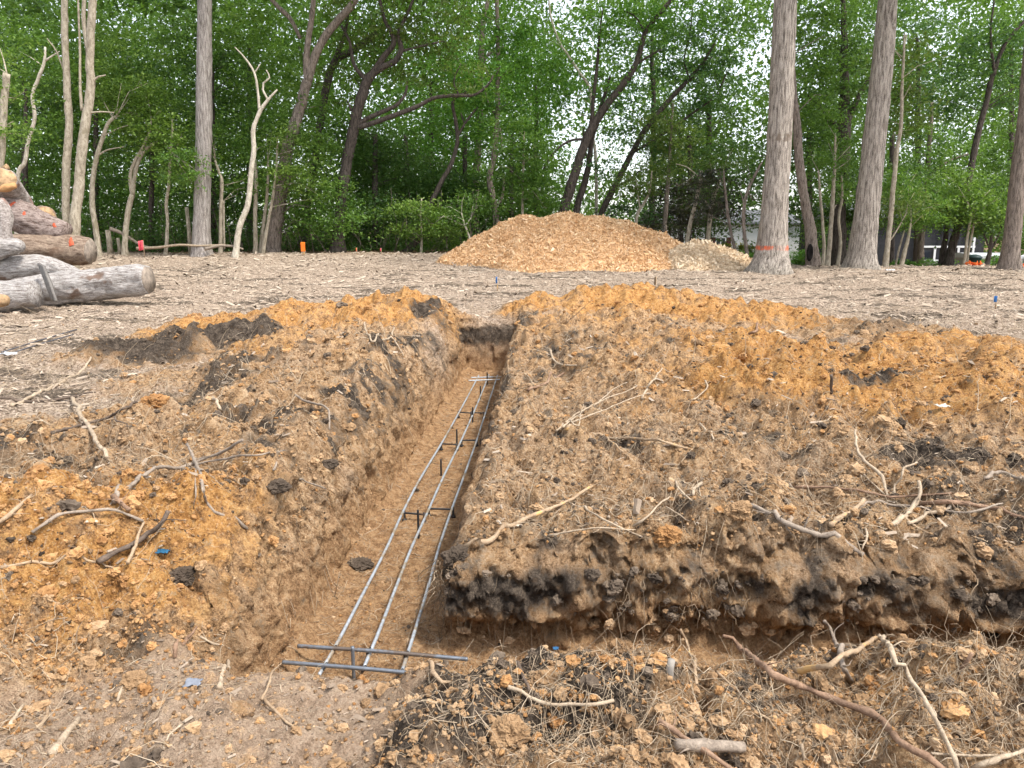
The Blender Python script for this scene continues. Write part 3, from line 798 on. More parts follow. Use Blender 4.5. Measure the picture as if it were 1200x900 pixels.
stick('root_piece', 'short thick pale stub on the upper left bank', RT, 'pale', [(249, 467), (255, 474), (260, 483)], 5, .02, .8)
stick('fallen_branch', 'slim pale branch curving over the cleared ground below the logs', B, 'pale', [(14, 476), (47, 458), (75, 447), (93, 438), (107, 420)], 5, .02, .6)
stick('fallen_branch', 'dark level branch on the ground at the left edge', B, 'dark', [(-4, 470), (40, 472), (85, 466), (112, 461)], 5, .02, .6)
stick('fallen_branch', 'dark twisted branch over the rooty ground on the left', B, 'dark', [(60, 508), (95, 500), (130, 490), (150, 478), (175, 474)], 5, .04, .6, [([(135, 488), (150, 500)], 3, .03)])
stick('fallen_branch', 'pale branch on the ground at the left edge below the boards', B, 'grey', [(-4, 388), (30, 387), (62, 381)], 5, .02, .6)
# right block
stick('root_piece', 'pale looped root at the trench rim near its far end', RT, 'pale', [(645, 411), (649, 422), (657, 427), (676, 428)], 4, .03, .6)
stick('fallen_branch', 'short brown branch at the rim beside the far rebar', B, 'red', [(619, 457), (640, 448), (661, 437)], 5, .04, .6)
stick('root_piece', 'thin pale root below the stout tan branch', RT, 'pale', [(667, 590), (690, 601), (716, 614), (740, 624), (757, 634)], 4, .03, .6)
stick('root_piece', 'long pale straw lying level before the stout tan branch', RT, 'pale', [(642, 628), (680, 622), (715, 619), (745, 621)], 3, .03, .6)
stick('root_piece', 'thin straight pale root in the middle of the right block', RT, 'pale', [(784, 559), (796, 572), (811, 587)], 4, .03, .7)
stick('root_piece', 'pale root crossing slantwise above the large orange clod', RT, 'pale', [(742, 616), (760, 604), (785, 582)], 4, .04, .7, [([(780, 594), (800, 606), (816, 616)], 3, .03)])
stick('root_piece', 'small white forked root right of the block centre', RT, 'pale', [(812, 580), (814, 572), (823, 566)], 5, .03, .8, [([(813, 574), (820, 578)], 3, .03)])
stick('root_piece', 'short pale root sticking up on the upper right block', RT, 'pale', [(820, 496), (826, 503), (836, 515)], 5, .03, .6)
stick('root_piece', 'thin curved pale root on the upper right block', RT, 'pale', [(826, 446), (828, 452), (820, 462), (812, 468)], 3, .04, .7)
stick('root_piece', 'pale upright root near the orange ridge', RT, 'pale', [(752, 470), (758, 455), (762, 448), (776, 432)], 4, [.0, .04, .05, .08], .6)
stick('fallen_branch', 'bundle of long thin straws fanned on the right block', B, 'pale', [(652, 505), (690, 478), (745, 453)], 3, .05, .6, [([(660, 500), (700, 470), (735, 448)], 3, .06), ([(670, 495), (705, 480), (760, 460)], 3, .05), ([(668, 492), (676, 500), (684, 474)], 3, .07)])
stick('wooden_post', 'small dark wooden post standing on the orange spoil', 'post', 'dark', [(974, 440), (974, 463)], 5, [.2, 0], 1.0)
stick('root_piece', 'thin brown root lying at the top of the right ridge', RT, 'red', [(755, 463), (775, 452), (790, 443)], 3, .04, .6) if False else None
stick('root_piece', 'thin red brown stick leaning at the edge of the cleared ground', RT, 'red', [(878, 391), (888, 387), (896, 382)], 4, .06, .7)

# a big orange clod and blocks of dark turf standing out of the soil
def boulder(name, label, cat, mat, px, py, r, flat=.75, seed=0, tone=.5):
    p = gp(px, py); g = np.random.default_rng(seed)
    v = ICV; f = ICF
    for _ in range(3):
        cache = {}; v = list(v); nf = []
        def midp(i, j):
            k = (min(i, j), max(i, j))
            if k not in cache:
                m = v[i] + v[j]; v.append(m / np.linalg.norm(m)); cache[k] = len(v) - 1
            return cache[k]
        for a, b, c in f:
            ab, bc, ca = midp(a, b), midp(b, c), midp(c, a)
            nf += [(a, ab, ca), (b, bc, ab), (c, ca, bc), (ab, bc, ca)]
        v = np.array(v); f = np.array(nf)
    s = 3.1 * seed
    q = v @ rand_rot(1)[0] + s
    n = .24 * vnoise3(q[:, 0] * 1.2, q[:, 1] * 1.2, q[:, 2] * 1.2, 5) + .24 * vnoise3(q[:, 0] * 2.7, q[:, 1] * 2.7, q[:, 2] * 2.7, 6) + .13 * vnoise3(q[:, 0] * 6, q[:, 1] * 6, q[:, 2] * 6, 7) + .09 * vnoise3(q[:, 0] * 12, q[:, 1] * 12, q[:, 2] * 12, 8) + .07 * vnoise3(q[:, 0] * 24, q[:, 1] * 24, q[:, 2] * 24, 9) + .02 * g.normal(size=len(v))
    V = v * (1 + n)[:, None] * r * np.array([1.1, .9, flat])
    V[:, 2] += r * flat * .25
    V += p
    o = np_mesh(name, V, f, mat, {'tone': ('POINT', np.clip(tone + n * .45, 0, 1))}, False)
    return tag(o, label, cat, 'large clods on the spoil')

for a_ in [('large orange clay clod standing alone on the right block', 2, 783, 632, .065, .85, 1), ('brown clod at the upper end of the crooked grey branch', 1, 866, 600, .06, .7, 2),
           ('rounded brown clod on the edge of the near heap', 1, 598, 868, .055, 1.0, 3), ('dark block of turf lifted at the corner of the right block', 0, 540, 655, .08, .6, 4),
           ('flat dark turf clod on the left bank beside the blue scrap', 0, 215, 676, .06, .6, 5), ('dark grey clod lying on the trench floor near the left wall', 0, 424, 664, .075, .5, 6),
           ('orange clod by the twisted dark branch on the left', 2, 181, 474, .085, .8, 7), ('tan clod below the cut face on the cross trench floor', 1, 728, 762, .055, .8, 8),
           ('dark clod on the crest of the left bank', 0, 322, 572, .07, .5, 9), ('brown clod at the foot of the left mound', 1, 158, 800, .045, .6, 10),
           ('dark turf clod on the left bank above the trench wall', 0, 384, 545, .06, .5, 11), ('lumpy brown clod behind the end of the near rebar', 1, 640, 806, .06, .75, 12)]:
    boulder('soil_clod', a_[0], 'clod', CL[a_[1]], a_[2], a_[3], a_[4], a_[5], a_[6], .33)
# ------------------------------------------------------------------ rebar cage in the trench
def metal_mat(name, col, rough, rust=None, metal=.6):
    n = N(name); v = n.coord()
    f = n.noise(v, 30, 4, .6)
    c = n.ramp(f, [(.3, tuple(x * .75 for x in col)), (.7, tuple(min(1, x * 1.2) for x in col))])
    if rust: c = n.mix(n.ramp(n.noise(v, 5, 4, .7), [(.52, 0), (.60, .85)]), c, rust)
    return n.bsdf(c, rough, n.bump(n.noise(v, 160, 2, .5), .4, .002), .4, metal)
STEEL = metal_mat('grey_rebar_steel', (.50, .54, .58), .5, (.40, .31, .20))
STEELN = metal_mat('dark_rebar_steel', (.20, .22, .25), .5, (.16, .12, .09))
BLACKS = metal_mat('black_support_steel', (.028, .028, .030), .55, (.06, .035, .022), .2)

def rebar(name, label, pts, r, mat=STEEL, cat='rebar', group='steel reinforcing bars in the trench', rib=.0, step=.012):
    P = spline(np.array(pts, float), step)
    k = np.arange(len(P))
    rad = np.full(len(P), r) * (1 + rib * ((k % 2) * 1.0))
    V, F = tubes(P[None], rad[None], 8)
    o = np_mesh(name, V, F, mat)
    return tag(o, label, cat, group)

def at_z(px, py, z):
    d = ray(px, py); t = (z - CZ) / d[2]
    return np.array([0, 0, CZ]) + d * t

BZ = FLOOR + .085
def long_bar(pix, z=BZ):
    return [at_z(px, py, z + (.012 if i % 2 else -.004)) for i, (px, py) in enumerate(pix)]
RB = .0090
rebar('rebar', 'long grey rebar nearest the tall left trench wall', long_bar([(374, 791), (397, 750), (432, 683), (454, 640), (473, 598), (493, 560), (520, 515), (543, 474), (561, 440)]), RB, rib=.10, step=.010)
rebar('rebar', 'middle one of the three long rebars along the trench', long_bar([(427, 781), (446, 735), (466, 683), (483, 640), (502, 598), (519, 560), (541, 515), (559, 474), (573, 439)]), RB, rib=.10, step=.010)
rebar('rebar', 'long grey rebar nearest the right trench wall', long_bar([(471, 787), (490, 727), (503, 683), (515, 640), (529, 598), (543, 560), (559, 515), (572, 474), (583, 440)]), RB, rib=.10, step=.010)
rebar('rebar', 'upper and longer of two dark cross rebars at the near end', [at_z(349, 757, BZ + .02), at_z(440, 763, BZ + .026), at_z(548, 772.5, BZ + .02)], .0095, STEELN, rib=.14, step=.008)
rebar('rebar', 'lower one of two dark cross rebars at the near end, nearest the camera', [at_z(331, 776, BZ + .02), at_z(420, 783, BZ + .026), at_z(496, 790, BZ + .022)], .0095, STEELN, rib=.14, step=.008)
rebar('rebar', 'short bluish rebar showing at the foot of the cross trench', [at_z(690, 786, -.36), at_z(738, 790, -.35), at_z(770, 794, -.36)], .009, STEEL)
rebar('rebar', 'nearer one of two thin cross bars at the far trench end', [at_z(549, 446, BZ + .018), at_z(591, 444.5, BZ + .018)], .008)
rebar('rebar', 'farther one of two thin cross bars at the far trench end', [at_z(552, 442.5, BZ + .02), at_z(590, 441.5, BZ + .02)], .008)

def ties(bar, spots):
    """twisted wire where the bars cross"""
    for c in spots:
        t = np.linspace(0, 5 * np.pi, 44)
        P = c + np.stack([.012 * np.cos(t), .014 * np.sin(t) , -.004 + .016 * np.sin(t * 1.07 + .8)], -1)
        V, F = tubes(P[None], np.full((1, 44), .0016), 5)
        o = np_mesh('tie_wire', V, F, BLACKS); o.parent = bar
def crossing(bar_pix, px, py, z): return at_z(px, py, z)
_bars = {o['label'].split(' of')[0]: o for o in COL.objects if o.get('category') == 'rebar'}
ties([o for k, o in _bars.items() if k.startswith('upper')][0], [at_z(392, 759.7, BZ + .02), at_z(432, 762.3, BZ + .02), at_z(476, 766.5, BZ + .02)])
ties([o for k, o in _bars.items() if k.startswith('lower')][0], [at_z(381, 780, BZ + .02), at_z(426.5, 783.5, BZ + .02), at_z(470, 787.5, BZ + .02)])

def pin(label, px, y0, y1, r=.008, mat=BLACKS):
    """a steel stake driven upright into the trench floor: foot at (px,y1), head at (px,y0)"""
    f = at_z(px, y1, FLOOR + .02); h = max(.06, (y1 - y0) * np.linalg.norm(f - np.array([0, 0, CZ])) / FPX / .93)
    return rebar('steel_stake', label, [f - np.array([0, 0, .08]), f + np.array([0, 0, h])], r, mat, 'stake', 'steel stakes driven into the trench floor', .12, .012)
pin('ribbed dark stake upright between the two near cross rebars', 414.5, 760, 791, .0085, STEELN)
pin('rusty stake beside the nearest black support on the left', 490.5, 599, 629)
pin('dark stake alone between the first and second supports', 517, 539, 557)
pin('dark stake standing just above the second support', 535.5, 504, 524)
pin('dark stake standing under the third support', 554, 478, 494)
pin('dark stake just beyond the third support', 563, 453, 467)
pin('dark stake at the far cross bars', 571, 437, 450)

def support(label, pieces):
    """black Z-shaped wire support: level bars on short feet with round pads"""
    base = at_z(*pieces[0][0], BZ - .02)
    root = empty('rebar_support', (base[0], base[1], FLOOR))
    for (p0, p1) in pieces:
        A = at_z(*p0, BZ - .016); Bq = at_z(*p1, BZ - .016)
        V, F = tubes(np.array([spline(np.array([A, Bq]), .03)]), np.full((1, len(spline(np.array([A, Bq]), .03))), .008), 8)
        child(np_mesh('crossbar', V, F, BLACKS), root)
        for q in (A, Bq):
            V, F = tubes(np.array([[[q[0], q[1], FLOOR - .02], [q[0], q[1], q[2] + .016]]]), np.array([[.0085, .0085]]), 8)
            lg = child(np_mesh('leg', V, F, BLACKS), root)
            V, F = tubes(np.array([[[q[0], q[1], FLOOR + .006], [q[0], q[1], FLOOR + .022]]]), np.array([[.020, .016]]), 12)
            ft = np_mesh('foot_pad', V, F, BLACKS); ft.parent = lg
    return tag(root, label, 'rebar support', 'black wire supports under the rebars')
support('nearest black wire support, in two stepped pieces', [((474, 601), (497, 603)), ((502.5, 596), (531, 597))])
support('second black wire support from the near end', [((517, 520), (535, 521)), ((541, 516), (559, 516))])
support('third black wire support, thin and level across the bars', [((537, 483), (552, 484)), ((553, 483.5), (567, 484))])

# ------------------------------------------------------------------ the log pile at the left
def bark_mat(name, lo, hi, patch=None, pth=.6, paint=None, sc_=5, groove=.02, stretch=(1, 1, .18), lichen=None, moss=None):
    n = N(name); v = n.coord(stretch); w = n.coord()
    f = n.noise(v, sc_ * 4, 6, .7, .3); g = n.noise(w, sc_ * 12, 4, .7); bgn = n.noise(w, 1.7, 3, .6)
    c = n.ramp(n.math('ADD', n.math('MULTIPLY', f, .65), n.math('MULTIPLY', g, .35)), [(.40, lo), (.58, hi)])
    if patch: c = n.mix(n.ramp(bgn, [(pth, 0), (pth + .05, .85)]), c, patch)
    if lichen: c = n.mix(n.ramp(n.noise(w, 5, 5, .7), [(.50, 0), (.62, .7)]), c, lichen)
    if moss:
        sx = n.new('ShaderNodeSeparateXYZ'); n.put(sx.inputs[0], w)
        c = n.mix(n.math('MULTIPLY', n.ramp(sx.outputs[2], [(.0, .8), (.9, 0)]), n.ramp(g, [(.4, 0), (.6, 1)])), c, moss)
    if paint:            # a sprayed ring: z0, z1, colour
        z0, z1, col = paint
        sx = n.new('ShaderNodeSeparateXYZ'); n.put(sx.inputs[0], w)
        zz = n.math('ADD', sx.outputs[2], n.math('MULTIPLY', n.math('SUBTRACT', g, .5), .16))
        band = n.math('MULTIPLY', n.math('GREATER_THAN', zz, z0), n.math('LESS_THAN', zz, z1))
        band = n.math('MULTIPLY', band, n.ramp(n.noise(w, 3.2, 2, .5), [(.40, .1), (.52, 1)]))
        c = n.mix(n.math('MULTIPLY', band, n.ramp(f, [(.42, .15), (.54, .9)])), c, col)
    nr = n.bump(n.math('ADD', f, n.math('MULTIPLY', g, .4)), 1.0, groove)
    return n.bsdf(c, .9, nr, .15)

LOGM = dict(grey=bark_mat('weathered_grey_log', (.22, .185, .162), (.62, .58, .55), (.20, .125, .085), .63, stretch=(.25, 1, 1), groove=.06, sc_=7),
            brown=bark_mat('brown_log', (.16, .105, .075), (.44, .335, .25), (.22, .14, .095), .64, stretch=(.25, 1, 1), groove=.06, sc_=7),
            red=bark_mat('red_brown_log', (.12, .075, .058), (.46, .37, .33), (.20, .095, .070), .64, stretch=(.3, 1, 1), groove=.06, sc_=7),
            dull=bark_mat('dull_grey_root_wood', (.15, .12, .105), (.42, .375, .345), (.22, .12, .09), .6, stretch=(.6, .6, 1)))
CUT = simple('fresh_cut_wood', (.34, .225, .125), .85, .5, 14, .004)
CUTD = simple('dull_sawn_wood', (.25, .205, .165), .85, .45, 12, .006)
CUTO = simple('orange_cut_wood', (.46, .25, .11), .8, .3, 12, .004)
SPRAY = simple('orange_red_paint_mark', (.42, .085, .04), .7, .35, 30, .002)

def log(name, label, mat, pts, widths, Y, m=40, cut=None, rough=.12, seed=0, ends=('bark', 'bark'), marks=()):
    """pts pixels (x, y, dy of depth) -> a log; widths in pixels"""
    W = []
    for (px, py, dY), w in zip(pts, widths):
        W.append(np.append(at(px, py, Y + dY), w / 2 * mpp(Y + dY)))
    S = spline(np.array(W), .03)
    V, F = tubes(S[None, :, :3], S[None, :, 3], m, caps=True)
    C = np.repeat(S[:, :3], m, 0)
    D = V - C
    s = seed * 5.3
    k = 1 + rough * (vnoise3(V[:, 0] * 2.2 + s, V[:, 1] * 7, V[:, 2] * 7, 5) + .6 * vnoise3(V[:, 0] * 6 + s, V[:, 1] * 16, V[:, 2] * 16, 6) + .35 * vnoise3(V[:, 0] * 15 + s, V[:, 1] * 40, V[:, 2] * 40, 7))
    ang = np.tile(np.arange(m) / m * 2 * np.pi, len(S)); ss = np.repeat(np.arange(len(S)) * .03, m)
    k = k - .10 * smooth(np.abs(vnoise3(np.cos(ang) * 4.5, np.sin(ang) * 4.5, ss * 1.2 + s, 12)), .12, .0) * (m > 20)
    V = C + D * k[:, None]
    root = empty(name, S[len(S) // 2, :3] - np.array([0, 0, S[len(S) // 2, 3]]))
    child(np_mesh('bark', V, F, mat), root)
    for e, kind in zip((0, -1), ends):
        if kind == 'bark': continue
        c0 = S[e, :3]; nrm = S[e, :3] - S[e + (1 if e == 0 else -1), :3]; nrm /= np.linalg.norm(nrm)
        ring = (V.reshape(-1, m, 3)[e] - c0) * .95 + c0 + nrm * .012
        vv = np.vstack([c0 + nrm * .02, ring, ring - nrm * .03])
        i = np.arange(m); j = (i + 1) % m
        tri = np.stack([np.zeros(m, int), 1 + i, 1 + j], 1); q = np.stack([1 + i, 1 + m + i, 1 + m + j, 1 + j], 1)
        child(np_mesh('cut_end', vv, [tri, q], CUTD if kind == 'dull' else CUT if kind == 'cut' else CUTO), root)
    for (mx, my, mw, mh, ang) in marks:        # sprayed marks follow the bark
        best = np.argmin(np.hypot(*(np.array([[q[0] / (q[1] * cP - (q[2] - CZ) * sP) * FPX + 600 - mx,
                                              450 - (q[1] * sP + (q[2] - CZ) * cP) / (q[1] * cP - (q[2] - CZ) * sP) * FPX - my] for q in V]).T)) + 1000 * (D[:, 1] > 0))
        p = V[best]; nn = D[best] / np.linalg.norm(D[best]); tx = np.array([1, 0, 0]) - nn * nn[0]; tx /= np.linalg.norm(tx); tz = np.cross(nn, tx)
        tx, tz = tx * math.cos(ang) + tz * math.sin(ang), tz * math.cos(ang) - tx * math.sin(ang)
        g = np.linspace(-1, 1, 7); gx, gy = np.meshgrid(g, g); edge = 1 + .35 * perlin(gx * 2 + seed, gy * 2, 8)
        pts_ = p + nn * (.016 - .02 * (gx ** 2 + gy ** 2))[..., None] + tx * (gx * edge * mw * mpp(Y) / 2)[..., None] + tz * (gy * edge * mh * mpp(Y) / 2)[..., None]
        ii = np.arange(49).reshape(7, 7)
        child(np_mesh('paint_mark', pts_.reshape(-1, 3), np.stack([ii[:-1, :-1], ii[:-1, 1:], ii[1:, 1:], ii[1:, :-1]], -1).reshape(-1, 4), SPRAY), root)
    return tag(root, label, 'log', 'felled logs piled at the left edge')

log('felled_log', 'longest pale grey log lying in front, its blunt end pointing right', LOGM['grey'], [(-60, 354, -.2), (20, 345, 0), (100, 335, .1), (160, 329, .1), (174, 328, .1)], [36, 36, 37, 36, 33], 14.2, seed=1, rough=.10, ends=('bark', 'dull'))
log('felled_log', 'short thick grey log in front at the left edge with a bare yellow end patch', LOGM['grey'], [(-50, 356, -.4), (0, 350, -.45), (42, 344, -.45)], [38, 36, 30], 14.0, seed=2, rough=.06)
log('felled_log', 'pale grey log tapering into a pointed fork behind the front log', LOGM['grey'], [(-60, 322, .5), (0, 317, .6), (45, 312, .6), (75, 318, .6), (104, 325, .6)], [34, 31, 27, 20, 7], 14.4, seed=3, rough=.09)
log('felled_log', 'smooth brown log with an orange paint spot near its round end', LOGM['brown'], [(0, 290, 1.2), (40, 291, 1.3), (80, 293, 1.4), (106, 294.5, 1.4)], [30, 33, 33, 29], 14.6, seed=4, rough=.09, ends=('bark', 'dull'), marks=[(83, 283, 6, 14, .4)])
log('felled_log', 'red brown log sloping down right on top of the smooth brown log', LOGM['red'], [(-40, 228, 1.6), (0, 243, 1.6), (40, 262, 1.5), (78, 274, 1.5)], [40, 39, 34, 24], 14.6, seed=5, rough=.09, marks=[(12, 240, 5, 12, -.4), (28, 250, 5, 14, .1), (63, 262, 4, 8, .4)])
log('felled_log', 'topmost log showing its orange sawn end', LOGM['dull'], [(32, 262, 1.9), (24, 240, 1.8), (13, 222, 1.4), (4, 211, .9)], [30, 26, 26, 28], 14.8, seed=6, rough=.07, ends=('bark', 'cut'))
log('felled_log', 'pale rounded log end peeping up behind the red brown log', LOGM['brown'], [(40, 262, 2.6), (50, 256, 2.2), (53, 253, 1.7)], [26, 28, 22], 15.0, seed=7, rough=.04, ends=('bark', 'cut'))
log('crooked_log', 'crooked grey root piece standing at the left edge of the pile', LOGM['dull'], [(-6, 236, .6), (3, 250, .6), (6, 268, .5), (4, 284, .5), (0, 300, .5)], [18, 22, 14, 20, 16], 14.3, seed=8, rough=.16)
log('crooked_log', 'stubby pale grey root end beneath the crooked root piece', LOGM['grey'], [(-20, 296, .4), (5, 291, .4), (20, 289, .4), (27, 292, .4)], [24, 22, 18, 8], 14.3, seed=9, rough=.16)
log('split_wood', 'bare yellow split wedge sticking out at the top of the pile', CUT, [(-14, 203, 1.2), (0, 199, 1.2), (9, 196, 1.2)], [3, 4, 8], 14.8, m=8, seed=10, rough=.08)
log('split_wood', 'orange split chunk lodged under the topmost log end', CUTO, [(0, 222, .7), (8, 220, .7), (18, 217, .7)], [6, 9, 6], 14.6, m=10, seed=11, rough=.12)
log('split_wood', 'bare yellow wood piece in front of the short grey log', CUT, [(-10, 353, -1.2), (3, 352, -1.2), (8, 352, -1.2)], [15, 15, 12], 14.0, m=12, seed=12, rough=.08)

BOARD = simple('weathered_grey_board', (.17, .155, .14), .85, .4, 9, .006, stretch=(4, 4, .6))
def boards():
    root = empty('board_bundle', at(62, 352, 13.6))
    for k in range(4):
        x = 46 + k * 1.6; p0 = at(x, 309 + k, 14.0 - k * .03); p1 = at(x + 15, 350 + k, 13.45 - k * .03)
        V, F = tubes(np.array([[p0, (p0 + p1) / 2 + np.array([.01, 0, 0]), p1]]), np.array([[.032, .035, .03]]), 4)
        child(np_mesh('slat', V, F, BOARD), root)
    tag(root, 'grey weathered slats leaning against the front log', 'boards')
boards()
stick('fallen_branch', 'bare pale branch propped against the front log', B, 'pale', [(46, 356), (60, 352), (75, 346), (92, 337)], 4, [0, .05, .1, .2], .7)
PIPE = simple('dark_plastic_rod', (.09, .09, .10), .6, .3, 12)
for k, (lab, pts) in enumerate([('dark slim rod lying on the cleared ground below the logs', [(2, 415), (40, 403), (90, 388)]), ('second dark slim rod beside the first below the logs', [(5, 419), (45, 406), (86, 394)])]):
    P = np.array([gp(*p) + np.array([0, 0, .025]) for p in pts])
    V, F = tubes(spline(P, .1)[None], np.full((1, len(spline(P, .1))), .009), 8)
    tag(np_mesh('plastic_rod', V, F, PIPE), lab, 'rod', 'dark rods on the ground')

def scrap(name, label, col, px, py, r, seed, group='scraps of litter', off=.0):
    p = gp(px, py); g = np.linspace(-1, 1, 9); gx, gy = np.meshgrid(g, g)
    z = .5 * np.abs(perlin(gx * 1.6 + seed, gy * 1.6, seed)) + .25 * perlin(gx * 4, gy * 4, seed + 1)
    e = 1 + .3 * perlin(gx * 1.2, gy * 1.2 + seed, seed + 2)
    V = np.stack([p[0] + gx * e * r, p[1] + gy * e * r * .8, p[2] + .012 + off + (z + .35) * r], -1).reshape(-1, 3)
    ii = np.arange(81).reshape(9, 9); q = np.stack([ii[:-1, :-1], ii[:-1, 1:], ii[1:, 1:], ii[1:, :-1]], -1).reshape(-1, 4)
    o = np_mesh(name, V, q, simple(name + '_film', col, .45, .15, 20))
    sol = o.modifiers.new('thickness', 'SOLIDIFY'); sol.thickness = .004
    return tag(o, label, 'litter', group)
scrap('litter_scrap', 'crumpled white plastic scrap on the cleared ground below the logs', (.55, .57, .60), 10, 419, .08, 3)
scrap('litter_scrap', 'small bright blue scrap on the left bank', (.025, .10, .18), 192, 656, .026, 5, off=.02)
scrap('litter_scrap', 'flat slate blue grey chip on the trodden earth', (.20, .215, .25), 226, 807, .03, 7)
scrap('litter_scrap', 'white scrap on the orange spoil at the right', (.55, .49, .41), 1104, 480, .045, 9)
scrap('litter_scrap', 'white scrap by the foot of the pale sapling right of the oaks', (.6, .6, .62), 1042, 319, .10, 11)
scrap('litter_scrap', 'light blue tape end on the crest of the near heap', (.03, .10, .2), 651, 778, .010, 13, off=.05)

# stub of a stake on the near heap
def stub(name, label, px, y0, y1, wpx, col, extra_y=0):
    f = gp(px, y1); k = np.linalg.norm(f - np.array([0, 0, CZ])) / FPX; h = (y1 - y0) * k; r = wpx * k / 2
    V, F = tubes(np.array([[f - np.array([0, 0, .1]), f + np.array([0, 0, h * .5]), f + np.array([.004, 0, h])]]), np.array([[r, r, r * .96]]), 14)
    return tag(np_mesh(name, V, F, simple(name + '_wood', col, .75, .2, 14, .004)), label, 'stake')
stub('wooden_stub', 'pale grey round stub standing at the foot of the cross trench', 785, 773, 791, 8, (.26, .235, .205))

# survey stakes and flags
FLAGM = {}
def flag_stake(label, px, Y, ytop, ybot, col, kind, group='survey stakes along the clearing'):
    f = at(px, ybot, Y); f[2] = gz(f[0], f[1]); h = (ybot - ytop) * mpp(Y)
    root = empty('survey_stake', f)
    key = tuple(col)
    if key not in FLAGM: FLAGM[key] = simple('survey_paint_%d' % len(FLAGM), col, .6, .1, 10)
    WD = SM['tan']
    if kind == 'lath':      # flat board painted at the top
        w = .05
        v, fa = box(f[0] - w, f[0] + w, f[1] - .012, f[1] + .012, f[2] - .1, f[2] + h * .35)
        child(np_mesh('stake', v, fa, WD, None, False), root)
        v, fa = box(f[0] - w - .012, f[0] + w + .012, f[1] - .022, f[1] + .022, f[2] + h * .35, f[2] + h)
        v[[3, 7], 2] += .02
        child(np_mesh('painted_top', v, fa, FLAGM[key], None, False), root)
    else:                   # pin flag
        V, F = tubes(np.array([[f - np.array([0, 0, .1]), f + np.array([0, 0, h])]]), np.array([[.012, .010]]), 6)
        child(np_mesh('stake', V, F, WD), root)
        g = np.linspace(0, 1, 8); gx, gz_ = np.meshgrid(g, np.linspace(0, 1, 5))
        fw = .20 if kind == 'flag' else .04
        V = np.stack([f[0] - gx * fw * .8, f[1] - .03 * np.sin(gx * 6), f[2] + h - gz_ * h * (.55 if kind == 'flag' else .45) - gx * .05 * h], -1).reshape(-1, 3)
        ii = np.arange(40).reshape(5, 8)
        fo = child(np_mesh('flag', V, np.stack([ii[:-1, :-1], ii[:-1, 1:], ii[1:, 1:], ii[1:, :-1]], -1).reshape(-1, 4), FLAGM[key]), root)
        so_ = fo.modifiers.new('thickness', 'SOLIDIFY'); so_.thickness = .004
    return tag(root, label, 'survey stake', group)
ORG = (.80, .17, .02); PNK = (.80, .10, .13); BLU = (.07, .22, .52)
flag_stake('pink pin flag on a tan stake by the fallen branch', 169, 23.6, 276, 296, PNK, 'flag')
flag_stake('tall orange painted stake at the forest edge', 355.5, 24.0, 283, 298, ORG, 'lath')
flag_stake('small orange stake right of the dark leaning oak', 418.5, 24.6, 292, 301, (.70, .16, .06), 'ribbon')
flag_stake('small pink stake left of the chip pile', 447, 24.6, 295, 303, (.75, .09, .16), 'ribbon')
flag_stake('tiny blue pin flag on the cleared ground behind the trench', 583, 16.2, 333, 350, BLU, 'ribbon')
flag_stake('tiny blue pin flag at the far right of the clearing', 1163.5, 13.6, 371, 387, BLU, 'ribbon')
flag_stake('thin bare wire stake behind the orange ridge', 768, 15.6, 331, 352, (.25, .17, .10), 'ribbon')

